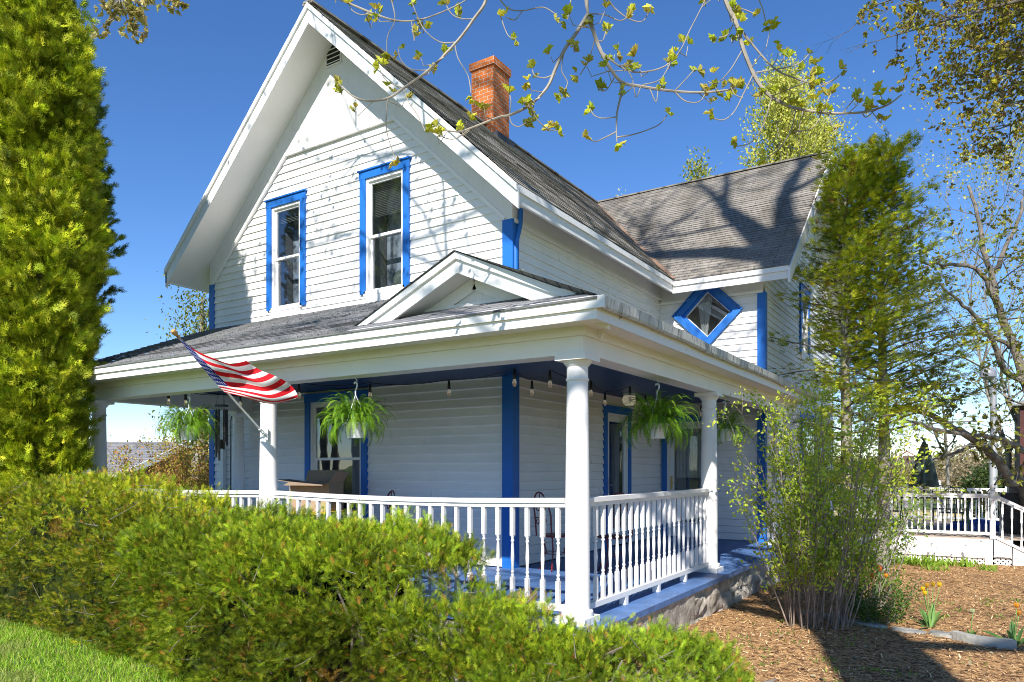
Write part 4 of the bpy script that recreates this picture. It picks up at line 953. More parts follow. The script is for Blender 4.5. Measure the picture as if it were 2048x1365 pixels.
# wind chimes
wc = empty('wind_chimes', hit(443, 770, Y=.35), 'black tubular wind chimes hanging at the left of the front wall', 'wind chime'); wz = wc.location
b = MB()
ztp = hit(443, 812, Y=.35).z - wz.z; zbt = hit(443, 895, Y=.35).z - wz.z
for k in range(3): t = 2.1 * k; b.tube([(0, 0, ZCe - wz.z - .06), (.07 * math.cos(t), .07 * math.sin(t), ztp)], .0025, 4)
b.lathe([(.085, -.012), (.085, .012)], (0, 0, ztp), 20); b.tube([(0, 0, ztp), (0, 0, zbt)], .002, 4); b.box(-.03, .03, -.004, .004, zbt - .02, zbt + .1); wd_ = b.build('top_disc', BLACKM, wc)
for k in range(6):
    t = math.pi / 3 * k; b = MB(); L = .42 + .05 * k; x, y = .065 * math.cos(t), .065 * math.sin(t); b.tube([(x, y, ztp - .05), (x, y, ztp - .05 - L)], .014, 10); b.tube([(x, y, ztp), (x, y, ztp - .05)], .002, 4); b.build('tube', BLACKM, wc)
# yellow table with box
tb = empty('patio_table', (-4.95, 1.55, ZF), 'yellow topped patio table under the porch window', 'table')
b = MB(); b.lathe([(.52, 0), (.55, .01), (.55, .03), (.52, .035)], (0, 0, .70), 32); b.build('tabletop', YEL, tb)
for k in range(4):
    t = math.pi / 4 + k * math.pi / 2; c, s_ = math.cos(t), math.sin(t); b = MB(); b.tube([(c * .4, s_ * .4, .7), (c * .2, s_ * .2, .42), (c * .18, s_ * .18, .25), (c * .45, s_ * .45, 0)], .014, 8); b.build('leg', BLACKM, tb, smooth=True)
bx = empty('cardboard_box', (-4.93, 1.55, ZF + .736), 'open cardboard box on the yellow porch table', 'box', rz=.35)
b = MB(); b.box(-.3, .3, -.22, -.212, 0, .40); b.box(-.3, .3, .212, .22, 0, .40); b.box(-.3, -.292, -.212, .212, 0, .4); b.box(.292, .3, -.212, .212, 0, .4); b.box(-.292, .292, -.212, .212, 0, .01); b.build('carton', CARD, bx)
b = MB(); b.prism([(-.3, -.22, .401), (.3, -.22, .401), (.29, -.40, .36), (-.29, -.40, .36)], Vector((0, 0, .006))); b.prism([(-.3, -.22, .402), (-.3, .22, .402), (-.54, .21, .43), (-.54, -.21, .43)], Vector((0, 0, .006))); b.prism([(.3, -.22, .402), (.3, .22, .402), (.40, .21, .54), (.40, -.21, .54)], Vector((0, 0, .006)))
b.prism([(-.3, .22, .402), (.3, .22, .402), (.28, .27, .56), (-.28, .27, .56)], Vector((0, 0, .006))); b.build('flap', CARD, bx)
def bistro(name, loc, rz, m_, label, seat_m=None, group='scrolled metal porch chairs'):
    e = empty(name, loc, label, 'chair', group, rz)
    b = MB(); b.lathe([(.19, 0), (.205, .008), (.205, .02), (.19, .026)], (0, 0, .44), 28); b.build('seat', seat_m or m_, e)
    for k in range(4):
        t = math.pi / 4 + k * math.pi / 2; c, s_ = math.cos(t), math.sin(t); b = MB(); b.tube([(c * .17, s_ * .17, .44), (c * .12, s_ * .12, .25), (c * .2, s_ * .2, .02), (c * .22, s_ * .22, 0)], .010, 8); b.build('leg', m_, e, smooth=True)
    b = MB(); ar = [(-.19, .17, .44)] + [(-.19 * math.cos(a) * 1.05, .19 + .06 * math.sin(a), .72 + .30 * math.sin(a)) for a in [i * math.pi / 12 for i in range(13)]] + [(.19, .17, .44)]
    b.tube(ar, .011, 8)
    for sx in (-1, 1):
        for (cz, r0) in ((.82, .075), (.64, .06)):
            b.tube([(sx * (.08 + r0 * math.cos(a) * (1 - a / 12)), .22, cz + r0 * math.sin(a) * (1 - a / 12)) for a in [i * .5 for i in range(16)]], .007, 6)
    b.tube([(0, .19, .45), (.02, .22, .7), (0, .24, 1.0)], .008, 6); b.tube([(0, .21, .6), (-.1, .22, .75), (-.12, .23, .9)], .007, 6)
    b.build('backrest', m_, e, smooth=True)
    b = MB(); b.tube([(.14 * math.cos(a), .14 * math.sin(a), .22) for a in [i * math.pi / 8 for i in range(17)]], .006, 6, cap=False); b.build('stretcher', m_, e)
    return e
bistro('bistro_chair', (-1.74, 2.72, ZF), -.5 + math.pi, REDM, 'red scrolled metal chair beside the blue house corner, left of the corner column')
bistro('bistro_chair', (-1.02, 2.95, ZF), -2.4, REDM, 'scrolled red metal chair right of the corner column')
bistro('bistro_chair', (-5.75, 1.9, ZF), 1.3 + math.pi, BLACKM, 'black scrolled metal chair left of the yellow table')
bistro('bistro_chair', (-4.15, 1.9, ZF), -1.2, REDM, 'dark red chair at the right side of the yellow table')

# ================================================================ BACK DECK
YD = 11.26; ZD = .40; XD1 = 3.18
dk = empty('deck', (XW, YD, 0), 'raised wooden deck with white railings, lattice skirt and steps', 'deck'); DO = Vector((XW, YD, 0))
GREYW = mat('deck_boards', (.30, .24, .19), .8, bump=(20, .4), var=(5, .25)); LX = XD1 - XW
b = MB()
for k in range(34): b.box(0, LX + 2.6, k * .145, k * .145 + .138, ZD - .03, ZD)
b.build('floor', GREYW, dk)
b = MB(); b.box(0, LX, -.03, 0, .20, ZD - .032); b.box(0, LX - .12, -.02, .012, .0, .1999); b.box(LX - .12, LX, -.04, .05, -.25, .1998); b.build('skirt', WHITE, dk)
def lattice(b, s0, s1, z0, z1, o, clip=None):
    st = .085
    for sg in (1, -1):
        c = s0 - (z1 - z0)
        while c < s1 + (z1 - z0):
            xa, xb = c, c + sg * (z1 - z0)
            if sg < 0: xa, xb = c + 0, c - (z1 - z0)
            za, zb = z0, z1
            lo, hi = min(xa, xb), max(xa, xb)
            if hi > s0 and lo < s1:
                def cl(x, z, x2, z2):
                    if x < s0: z = z + (s0 - x) / (x2 - x) * (z2 - z); x = s0
                    if x > s1: z = z + (s1 - x) / (x2 - x) * (z2 - z); x = s1
                    return x, z
                pa = cl(xa, za, xb, zb); pb = cl(xb, zb, xa, za)
                if abs(pa[0] - pb[0]) > .01: b.bar((pa[0], o + sg * .004, pa[1]), (pb[0], o + sg * .004, pb[1]), .006, .034, up=(0, 0, 1))
            c += st
b = MB(); lattice(b, .1, LX - .12, -.20, .0, .02); lattice(b, LX + .02, LX + .62, -.22, .10, .04); b.build('lattice', WHITE, dk)
b = MB(); b.box(0, LX + 1.2, .1, .12, -.4, -.02); b.box(0, LX - .1, .1, .12, -.02, ZD - .04); b.build('under_deck_shade', BLACKH, dk)  # added black sheets behind skirt and lattice stand in for shade under the deck
def post(x, y, z0, z1, finial=True):
    b = MB(); b.box(x - .045, x + .045, y - .045, y + .045, z0, z0 + .35); b.lathe([(.042, 0), (.03, .02), (.04, .04), (.042, .2), (.03, .38), (.042, .4)], (x, y, z0 + .35), 12); b.box(x - .045, x + .045, y - .045, y + .045, z0 + .75, z1)
    if finial: b.lathe([(.03, 0), (.045, .012), (.02, .03), (.04, .06), (.042, .08), (.02, .11), (.004, .12)], (x, y, z1), 14)
    b.build('post', WHITE, dk, smooth=True)
px1 = hit(1812, 1000, Y=YD).x - XW
post(px1, -.03, ZD - .2, 1.33); post(LX, -.0, ZD - .02, 1.32)
def deck_rail(a, c, n, zt=1.25, zb=ZD + .05):
    r = railing(a, c, n, dk, zt, zb, False, .07, .034); return r
deck_rail((0.05, 0), (px1 - .05, 0), 14); deck_rail((px1 + .05, 0), (LX - .05, 0), 12)
deck_rail((.05, 4.85), (3.0, 4.85), 22); deck_rail((3.05, 4.85), (5.9, 4.85), 22)
for x in (1.0, 2.45, 3.9): post(x, 4.85, ZD, 1.32)
# steps going down to the right
b = MB(); bt = MB(); st_n = 4; run, rise = .30, .145
for k in range(st_n):
    x0 = LX + .02 + run * k; z = ZD - rise * k
    bt.box(x0 - .03, x0 + run + .01, .02, 1.3, z - .03 - (0 if k else .001), z - (0 if k else .001)); b.box(x0 + run - .02, x0 + run, .0, 1.3, z - rise, z - .031)
    b.box(x0, x0 + run - .02, -.03, 0.0, z - .36, z - .03)
b.build('stringer', WHITE, dk); bt.build('tread', GREYW, dk)
def slope_rail(y0):
    a, c = Vector((LX + .05, y0, 1.22)), Vector((LX + 1.30, y0, 1.22 - .66)); dz = Vector((0, 0, -.80))
    b = MB(); b.bar(a, c, .06, .045); b.bar(a - Vector((0, 0, .05)), c - Vector((0, 0, .05)), .035, .04); r = b.build('railing', WHITE, dk)
    b = MB(); b.bar(a + dz, c + dz, .05, .05); b.build('bottom_rail', WHITE, r)
    for k in range(8):
        t = (k + .7) / 8.3; p = a.lerp(c, t); baluster(r, p.x, p.y, p.z - .78, p.z - .07, .034)
slope_rail(-.03); slope_rail(1.32)
# umbrella
um = empty('patio_umbrella', (1.95, 12.7, ZD), 'closed dark green patio umbrella on the deck', 'umbrella')
b = MB(); b.tube([(0, 0, 0), (0, 0, 2.0)], .02, 10); b.build('pole', mat('dark_pole', (.03, .05, .045), .4), um); b = MB()
nn = 48; prf = [(0.0, 1.98), (.03, 1.93), (.085, 1.75), (.135, 1.55), (.18, 1.3), (.215, 1.08), (.235, .98)]
vs_ = []; fs = []
for j, (r_, z) in enumerate(prf):
    for k in range(nn):
        t = 2 * math.pi * k / nn; f = 1 + (.26 * math.cos(8 * t)) * min(1, j / 2.5); zz = z + (-.045 * abs(math.cos(4 * t)) if j == len(prf) - 1 else 0)
        vs_.append((r_ * f * math.cos(t), r_ * f * math.sin(t), zz))
for j in range(len(prf) - 1):
    for k in range(nn): fs.append((j * nn + k, (j + 1) * nn + k, (j + 1) * nn + (k + 1) % nn, j * nn + (k + 1) % nn))
b.faces(vs_, fs); b.build('canopy', mat('green_canvas', (.07, .11, .09), .8, var=(4, .3), ncol=((.17, .19, .16), 6, .45, .65)), um, smooth=True)
# mesh patio table and chairs
GRN = mat('green_metal', (.02, .045, .035), .45)
pt = empty('mesh_table', (2.0, 12.7, ZD), 'dark green metal patio table around the closed umbrella', 'table')
b = MB(); b.box(-.95, .95, -.5, .5, .70, .73); b.build('tabletop', GRN, pt)
for sx in (-.8, .8):
    for sy in (-.4, .4): b = MB(); b.tube([(sx, sy, .7), (sx * .95, sy, .35), (sx * 1.03, sy * 1.1, 0)], .016, 8); b.build('leg', GRN, pt)
def wire_chair(x, y, rz, label):
    e = empty('wire_chair', (x, y, ZD), label, 'chair', 'dark wire chairs on the deck', rz)
    b = MB()
    for k in range(7): b.tube([(-.22 + .073 * k, -.22, .43), (-.22 + .073 * k, .22, .43)], .006, 4)
    for k in range(5): b.tube([(-.22, -.22 + .11 * k, .43), (.22, -.22 + .11 * k, .43)], .006, 4)
    b.build('seat', GRN, e); b = MB(); b.tube([(-.23, .22, .43), (-.24, .27, .85), (-.1, .29, .95), (.1, .29, .95), (.24, .27, .85), (.23, .22, .43)], .013, 6)
    for k in range(5): b.tube([(-.16 + .08 * k, .23, .44), (-.16 + .08 * k, .28, .93)], .006, 4)
    for k in range(4): b.tube([(-.235, .24 + .01 * k, .52 + .1 * k), (.235, .24 + .01 * k, .52 + .1 * k)], .005, 4)
    b.build('backrest', GRN, e)
    for sx in (-.21, .21):
        for sy in (-.21, .21): b = MB(); b.tube([(sx, sy, .43), (sx * 1.08, sy * 1.15, 0)], .012, 6); b.build('leg', GRN, e)
wire_chair(1.35, 12.0, math.pi, 'dark wire chair at the front left of the deck table'); wire_chair(2.5, 12.0, math.pi + .2, 'dark wire chair at the front right of the deck table, right of the umbrella pole')
wire_chair(2.3, 13.5, 0, 'dark wire chair on the far side of the deck table')
# blue tarp bundle
b = MB(); n = 24
for j in range(8):
    for i in range(n):
        def q(i_, j_): a = 2 * math.pi * i_ / n; r_ = math.cos(j_ / 8 * math.pi / 2); return (.62 * r_ * math.cos(a) * (1 + .12 * noise.noise((i_ % n * .7, j_, 1))), .22 * r_ * math.sin(a), .22 * math.sin(j_ / 8 * math.pi / 2) * (1 + .35 * noise.noise((math.cos(a) * 2, math.sin(a) * 2, j_ * .6))))
        b.face([q(i, j), q(i + 1, j), q(i + 1, j + 1), q(i, j + 1)])
o = b.build('tarp_bundle', mat('blue_tarp', (.03, .09, .42), .5), smooth=True); o.location = (2.95, 13.3, ZD); tagp(o, 'crumpled blue tarp bundle on the deck boards by the railing', 'tarp')
# grill under cover
gr = empty('covered_grill', (3.85, 12.75, ZD), 'gas grill under a black fitted cover at the top of the deck steps', 'grill')
def loft(b, secs):
    vs_ = []; n = len(secs[0])
    for s_ in secs: vs_ += s_
    fs = [(j * n + k, j * n + (k + 1) % n, (j + 1) * n + (k + 1) % n, (j + 1) * n + k) for j in range(len(secs) - 1) for k in range(n)]
    fs += [tuple(range(n))[::-1], tuple((len(secs) - 1) * n + k for k in range(n))]; b.faces(vs_, fs)
def rrect(hx_, hy_, z, n=32, wob=0):
    o = []
    for k in range(n):
        t = 2 * math.pi * k / n; c, s_ = math.cos(t), math.sin(t); f = 1 / max(abs(c), abs(s_)) ** .8
        w_ = 1 + wob * math.sin(t * 9 + z * 3); o.append((hx_ * c * f * w_, hy_ * s_ * f * w_, z))
    return o
b = MB(); loft(b, [rrect(.50, .30, .02, wob=.04), rrect(.52, .31, .3, wob=.03), rrect(.55, .31, .72, wob=.015), rrect(.54, .31, .84, wob=.01)]); b.build('cover', mat('black_cover', (.018, .018, .02), .55, bump=(6, .5)), gr, smooth=True)
b = MB(); loft(b, [rrect(.40, .29, .842), rrect(.40, .28, .95), rrect(.37, .20, 1.05), rrect(.34, .08, 1.09)]); b.build('hood', mat('grey_cover', (.16, .16, .165), .5), gr, smooth=True)
# mast
po = empty('mast_light', hit(1987, 900, D=19) * 1.0, 'tall grey metal pole with a lamp head beyond the deck', 'light pole'); po.location.z = gz(po.location.x, po.location.y)
zt = hit(1987, 745, D=19).z - po.location.z
b = MB(); b.tube([(0, 0, 0), (0, 0, zt * .5), (0, 0, zt)], [.10, .09, .07], 14); b.build('pole', mat('galvanised', (.42, .42, .42), .45, metal=.3, var=(3, .2)), po, smooth=True)
b = MB(); b.lathe([(.05, -.2), (.19, -.12), (.2, 0), (.12, .12), (.03, .16)], (-.12, 0, zt), 16); b.build('lamp_head', mat('lamp_grey', (.3, .3, .32), .4), po, smooth=True)
# birdhouse (hangs by the cedar)
bh = empty('bird_feeder', hit(1814, 912, D=12.5), 'small red roofed bird feeder hanging right of the cedar trunk', 'bird feeder')
b = MB(); b.box(-.06, .06, -.05, .05, -.12, .0); b.build('body', mat('feeder_wood', (.12, .07, .05), .8), bh)
b = MB(); b.prism([(-.11, -.08, 0), (0, -.08, .07), (0, -.08, .085), (-.13, -.08, .0)], (0, .16, 0)); b.prism([(.11, -.08, 0), (.13, -.08, 0), (0, -.08, .085), (0, -.08, .07)], (0, .16, 0)); b.tube([(0, 0, .08), (0, 0, .45)], .003, 4); b.build('roof', mat('feeder_red', (.22, .05, .03), .7), bh)
# red barn beyond, right edge
bn = empty('red_barn', (6.2, 24, gz(6.2, 24)), 'dark red timber shed corner at the right edge beyond the deck', 'shed')
p0 = hit(2040, 900, D=24); bn.location = (p0.x, p0.y, gz(p0.x, p0.y)); zt = hit(2036, 812, D=24).z - bn.location.z
RED = mat('barn_red', (.07, .018, .014), .8, var=(4, .2), bump=(12, .3))
b = MB(); b.box(0, 4, 0, 4, 0, zt); b.build('wall', RED, bn); b = MB(); b.prism([(-.2, -.2, zt), (4.2, -.2, zt), (2, -.2, zt + 1.4)], (0, 4.4, 0)); b.build('roof', SHINGP, bn)

# garage at left
ga = empty('garage', (0, 0, 0), 'low grey roofed outbuilding with white eaves seen under the left end of the porch', 'garage')
DG = 25.0
gl = hit(60, 937, D=DG); grt = hit(236, 937, D=DG); g0 = hit(150, 937, D=DG)
U_ = (grt - gl).normalized(); N_ = Vector((U_.y, -U_.x, 0)); ga.location = (grt.x, grt.y, gz(grt.x, grt.y)); gz0 = ga.location.z
b = MB(); ez, rz_ = 1.62 - gz0, 2.75 - gz0; W_g = 4.6
def gp(s_, o, z): v = U_ * s_ - N_ * o; return (v.x, v.y, z)
b.prism([gp(-7, 0, 0), gp(0, 0, 0), gp(0, 0, ez), gp(-7, 0, ez)], (N_ * -.1)); b.build('wall', SIDING, ga)
b = MB(); b.face([gp(0, 0, 0), gp(2.4, W_g, 0), gp(2.4, W_g, ez), gp(1.2, W_g / 2, rz_ - .05), gp(0, 0, ez)]); b.build('wall', mat('cedar_gable', (.22, .10, .05), .8, var=(5, .2)), ga, 'brown gable end wall')
b = MB(); b.face([gp(-7.2, -.3, ez - .1), gp(.1, -.3, ez - .1), gp(1.4, W_g / 2, rz_), gp(-5.8, W_g / 2, rz_)], [(0, 0), (7, 0), (7, 2.6), (0, 2.6)]); b.face([gp(-5.8, W_g / 2, rz_), gp(1.4, W_g / 2, rz_), gp(2.6, W_g + .3, ez - .1), gp(-4.6, W_g + .3, ez - .1)], [(0, 0), (7, 0), (7, 2.6), (0, 2.6)]); b.build('roof', SHINGP, ga)
b = MB(); b.bar(gp(-7.2, -.32, ez - .2), gp(.1, -.32, ez - .2), .04, .22); b.bar(gp(.12, -.3, ez - .2), gp(1.42, W_g / 2, rz_ - .1), .04, .22); b.bar(gp(1.42, W_g / 2, rz_ - .1), gp(2.62, W_g + .3, ez - .2), .04, .22); b.build('fascia', WHITE, ga)
b = MB(); v = gp(-.9, -.02, ez - .75); b.prism([gp(-1.0, -.02, ez - .75), gp(-.5, -.02, ez - .75), gp(-.5, -.02, ez - .4), gp(-1.0, -.02, ez - .4)], N_ * .02); b.build('window', GLASS, ga)

# ================================================================ PLANTS
YEW = [t_feather(8, .36, .06, .18), t_feather(7, .42, .065, .1)]
FAN = t_fan()
def hedge(name, label, cat, x0, x1, ycf, yhw, ztop, n, pal, size=(.07, .13), loc=None, seed=0, orange=.02, open_x=99):
    """clipped/loose yew mass. ycf(x)->centre y, yhw(x)->half width, ztop(x)->height"""
    loc = Vector(loc); e = empty(name, loc, label, cat)
    P = []; Dn = []; CK = []
    while len(P) < n:
        m_ = 4000
        if len(P) > n: break
        xs = rng.uniform(x0, x1, m_); th = rng.uniform(-.15, math.pi * .80, m_)
        # superellipse section: th 0 = front base, pi/2 = top
        for x, t in zip(xs, th):
            H = ztop(x); hw = yhw(x); c = ycf(x)
            if H < .05: continue
            cs, sn = math.cos(t), math.sin(max(t, 0))
            ex = .62
            yy = c - hw * math.copysign(abs(cs) ** ex, cs) * (.86 + .14 * sn); zz = H * (sn ** ex) if t > 0 else 0
            if t <= 0: zz = 0.02
            else: zz = H * sn ** ex
            zz = zz if t > 0 else 0
            if t < .35: zz = H * random.random() * .55; 
            bump = noise.noise((x * 1.1 + seed, yy * 1.1, zz * 1.3)) * .20 + noise.noise((x * 3.6 + seed, yy * 3.4, zz * 3.6)) * .13
            nr = Vector((0, -cs, .25 + sn)).normalized()
            d_ = bump - abs(random.gauss(0, .085)) + (.10 * random.random() if random.random() < .12 else 0)
            p = Vector((x, yy, zz)) + nr * d_; p.z = max(p.z, .03)
            if x > open_x and ((yy < c and .74 < p.z < .96) or (yy >= c and .2 < p.z < .93)) and random.random() < .74: continue
            if noise.noise((x * 4.2 + seed * 3, yy * 4.2, zz * 4.2)) < -.26 and random.random() < .8: continue
            ax = (nr * .75 + Vector((random.gauss(.05, .4), random.gauss(-.05, .4), random.gauss(.25, .5)))).normalized()
            L = random.uniform(.08, .20); dk_ = random.uniform(.4, 1.3) * (.68 + .5 * max(0, sn) ** 2)  # random tone; sun shading put in: front face darker, new growth on top lighter
            sd1 = ax.cross(Vector((random.gauss(0, .8), random.gauss(0, .8), .6))).normalized()
            for c_ in range(9):
                f = c_ / 9; sg = -1 if c_ % 2 else 1
                q = p + ax * (L * f) - Vector((0, 0, .03 * f * f)); dd = (ax + sd1 * sg * (.85 * (1 - f) + .05) + Vector((random.gauss(0, .15), random.gauss(0, .15), random.gauss(0, .15))))
                P.append(q - loc + Vector((0, 0, gz(x, yy)))); Dn.append(dd); CK.append(dk_)
            if len(P) >= n: break
    P = np.array([tuple(p) for p in P[:n]]); D_ = np.array([tuple(p) for p in Dn[:n]]); CK = np.array(CK[:n])
    N2 = rdir(n) * .9 + np.array([0, -.35, .7])
    cols = mixcol(n, pal, .3)
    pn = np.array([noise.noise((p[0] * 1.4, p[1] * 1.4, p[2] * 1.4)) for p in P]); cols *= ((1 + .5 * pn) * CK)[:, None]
    cols = np.clip(cols, .004, .9); k = rng.random(n) < orange; cols[k] = (.52, .22, .04)
    pn2 = np.array([noise.noise((p[0] * 4, p[1] * 4, p[2] * 4 + 9)) for p in P]); k = pn2 > .52; cols[k] = cols[k] * .4 + np.array([.42, .2, .04]) * .6
    pm = rng.permutation(n); P, D_, N2, cols = P[pm], D_[pm], N2[pm], cols[pm]; h = n // 2; S = rng.uniform(size[0], size[1], n)
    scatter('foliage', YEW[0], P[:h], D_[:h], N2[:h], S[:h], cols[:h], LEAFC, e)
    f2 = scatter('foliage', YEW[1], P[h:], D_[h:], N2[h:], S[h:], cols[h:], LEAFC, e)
    # dark hull painted like shaded depth between the sprays, and real twigs
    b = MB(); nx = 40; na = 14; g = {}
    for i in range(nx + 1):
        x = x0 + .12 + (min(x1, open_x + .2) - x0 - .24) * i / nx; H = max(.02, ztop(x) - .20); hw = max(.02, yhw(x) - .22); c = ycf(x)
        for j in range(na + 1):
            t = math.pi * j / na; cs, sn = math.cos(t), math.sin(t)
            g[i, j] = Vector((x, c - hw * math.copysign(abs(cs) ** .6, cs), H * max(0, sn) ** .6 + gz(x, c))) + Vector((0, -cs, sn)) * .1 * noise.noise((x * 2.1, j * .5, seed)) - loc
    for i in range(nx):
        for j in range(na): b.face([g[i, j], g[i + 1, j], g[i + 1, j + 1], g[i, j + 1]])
    b.cur = 1
    for k_ in range(420):
        i_ = random.randrange(n); q = Vector(P[i_]); d_ = Vector((random.gauss(0, 1), random.gauss(-.3, 1), random.gauss(.3, .6))).normalized() * random.uniform(.08, .2)
        b.tube([q - d_, q, q + d_ * .55 + Vector((0, 0, .01))], [.004, .003, .0015], 4, cap=False)
    for k_ in range(60):
        x = random.uniform(x0 + .2, x1 - .2); c = ycf(x); q = Vector((x + random.gauss(0, .1), c + random.gauss(0, .1), 0)) - loc; t_ = Vector((x + random.gauss(0, .4), c + random.gauss(0, .4), ztop(x) * .85)) - loc
        b.tube([q, q.lerp(t_, .5) + Vector((0, 0, .05)), t_], [.022, .014, .006], 6, cap=False)
    b.build('twigs', [mat('hedge_shade_hull', (.022, .03, .008), 1, bump=(25, 1), spec=.05), BARK], e)
    return e
def lerp_tab(tab):
    def f(x):
        if x <= tab[0][0]: return tab[0][1]
        for (a, va), (b_, vb) in zip(tab[:-1], tab[1:]):
            if x <= b_: return va + (vb - va) * (x - a) / (b_ - a)
        return tab[-1][1]
    return f
PALH = [(.29, .38, .012), (.12, .20, .01), (.44, .46, .015), (.56, .50, .02), (.17, .26, .01)]
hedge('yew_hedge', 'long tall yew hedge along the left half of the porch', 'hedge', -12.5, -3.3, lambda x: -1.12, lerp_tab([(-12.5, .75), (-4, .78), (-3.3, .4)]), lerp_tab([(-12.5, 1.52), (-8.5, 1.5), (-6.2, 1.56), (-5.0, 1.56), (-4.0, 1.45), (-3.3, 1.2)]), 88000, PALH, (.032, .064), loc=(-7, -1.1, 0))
PALB = [(.23, .36, .012), (.10, .18, .01), (.36, .47, .015), (.50, .54, .03), (.14, .24, .01)]
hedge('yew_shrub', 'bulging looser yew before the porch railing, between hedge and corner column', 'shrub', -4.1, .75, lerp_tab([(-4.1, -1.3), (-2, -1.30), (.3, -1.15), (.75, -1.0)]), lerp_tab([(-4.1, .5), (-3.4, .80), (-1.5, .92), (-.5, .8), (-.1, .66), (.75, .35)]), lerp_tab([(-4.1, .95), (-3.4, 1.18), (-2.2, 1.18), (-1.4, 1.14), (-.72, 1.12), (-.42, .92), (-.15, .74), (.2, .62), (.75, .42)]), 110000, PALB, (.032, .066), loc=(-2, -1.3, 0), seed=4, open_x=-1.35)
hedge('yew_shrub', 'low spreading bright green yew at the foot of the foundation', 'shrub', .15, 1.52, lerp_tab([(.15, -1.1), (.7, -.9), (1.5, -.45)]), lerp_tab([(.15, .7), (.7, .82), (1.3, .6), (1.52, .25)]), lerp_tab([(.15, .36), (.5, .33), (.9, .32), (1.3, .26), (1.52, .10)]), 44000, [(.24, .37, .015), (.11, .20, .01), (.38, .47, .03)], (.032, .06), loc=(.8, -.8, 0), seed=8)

def arbor(name, label, x, y, z0, z1, rad, n, pal, size=(.09, .17), seed=0, lean=0):
    e = empty(name, (x, y, gz(x, y)), label, 'tree'); b = MB()
    for k in range(4):
        a = k * 1.6; b.tube([(.08 * math.cos(a), .08 * math.sin(a), 0), (.2 * math.cos(a), .2 * math.sin(a), (z1) * .35), (.22 * math.cos(a), .2 * math.sin(a), z1 * .7), (0, 0, z1 * .93)], [.09, .07, .05, .015], 7)
    b.build('trunk', BARK, e, smooth=True)
    m_ = n // 16; t = rng.random(m_) ** .9; z = z0 + (z1 - z0) * t; a = rng.uniform(0, 2 * math.pi, m_)
    R_ = np.array([rad(tt) for tt in t]); lump = np.array([noise.noise((math.cos(aa) * 1.6 + seed, math.sin(aa) * 1.6, zz * 1.0)) * .34 + noise.noise((math.cos(aa) * 4 + seed, math.sin(aa) * 4, zz * 2.4)) * .2 for aa, zz in zip(a, z)])
    rr = np.clip(R_ * (.93 + lump) - np.abs(rng.normal(0, .10, m_)), .02, None)
    out = np.stack([np.cos(a), np.sin(a), np.zeros(m_)], 1); c0 = out * rr[:, None]; c0[:, 2] = z
    ax = out * .55 + np.array([0, 0, .75]) + rng.normal(size=(m_, 3)) * .28
    br = rng.uniform(.45, 1.45, m_) * (1 + .8 * lump)
    k = rng.integers(0, m_, n); f = rng.random(n)
    tang = np.stack([-np.sin(a), np.cos(a), np.zeros(m_)], 1)
    P = c0[k] + ax[k] * (f * .22)[:, None] + tang[k] * rng.normal(0, .055, n)[:, None]; P[:, 2] = np.maximum(P[:, 2], .05)
    D_ = ax[k] + rng.normal(size=(n, 3)) * .38; N2 = tang[k] * rng.choice([-1, 1], n)[:, None] * .5 + out[k] * .7 + rng.normal(size=(n, 3)) * .5
    cols = mixcol(n, pal, .2) * br[k][:, None]
    scatter('crown', FAN, P, D_, N2, rng.uniform(size[0], size[1], n), np.clip(cols, .004, .9), LEAFC, e)
    return e
PALA = [(.52, .56, .02), (.36, .44, .015), (.62, .60, .04), (.14, .20, .01), (.26, .33, .012)]
arbor('arborvitae', 'tall bright green columnar arborvitae at the left edge, in front', -7.5, -.95, .3, 8.15, lambda t: (.37 + .27 * min(1, t * 1.9) - .16 * max(0, (t - .62) / .38) ** 1.4 * 1.0) * (1 - max(0, (t - .86) / .14) ** 2) ** .5 + .02 if t < 1 else .05, 66000, PALA, (.08, .15))
arbor('arborvitae', 'columnar arborvitae half hidden behind the bright one, leaf colour darkened for its shade', -8.75, -.25, 3.7, 8.5, lambda t: .74 * math.sin(math.pi * min(1, .12 + t * .9)) ** .6 + .05  , 24000, [(.08, .14, .01), (.12, .18, .01), (.17, .22, .015)], (.075, .13), seed=7)  # dark leaf palette paints in the shade of standing behind

# generic branching
def grow(mb, p, d, L, r_, lev, maxlev, tips, spread=.6, up=.15, ratio=.72, kids=(2, 3), n=5, stop=None, sides=True, seg=3):
    pts = [p.copy()]; rr = [r_]; q = p.copy(); dd = d.copy()
    for k in range(seg):
        dd = (dd + Vector((random.gauss(0, .13), random.gauss(0, .13), random.gauss(0, .1) + up * .3))).normalized()
        q = q + dd * (L / seg)
        if stop and stop(q):
            break
        pts.append(q.copy()); rr.append(r_ * (1 - .4 * (k + 1) / seg))
        if lev >= maxlev - 1: tips.append((q.copy(), dd.copy()))
    if len(pts) > 1: mb.tube(pts, rr, n if lev < 2 else 4, cap=False)
    if len(pts) < seg + 1: return
    if lev >= maxlev: return
    for k in range(random.randint(*kids)):
        ax = Vector((random.gauss(0, 1), random.gauss(0, 1), random.gauss(0, 1))); nd = (dd + ax.normalized() * spread * random.uniform(.6, 1.2)); nd.z += up; nd.normalize()
        grow(mb, q, nd, L * ratio * random.uniform(.8, 1.15), rr[-1] * .78, lev + 1, maxlev, tips, spread, up, ratio, kids, n, stop, sides, seg)
    if sides and lev > 0:
        m_ = pts[len(pts) // 2]; ax = Vector((random.gauss(0, 1), random.gauss(0, 1), random.gauss(0, .7))); nd = (dd * .5 + ax.normalized()).normalized()
        grow(mb, m_, nd, L * ratio * .8, rr[-1] * .5, lev + 2 if lev + 2 <= maxlev else maxlev, maxlev, tips, spread, up, ratio, kids, n, stop, sides, seg)
LF = t_leaf(.55); BUD = t_bud()
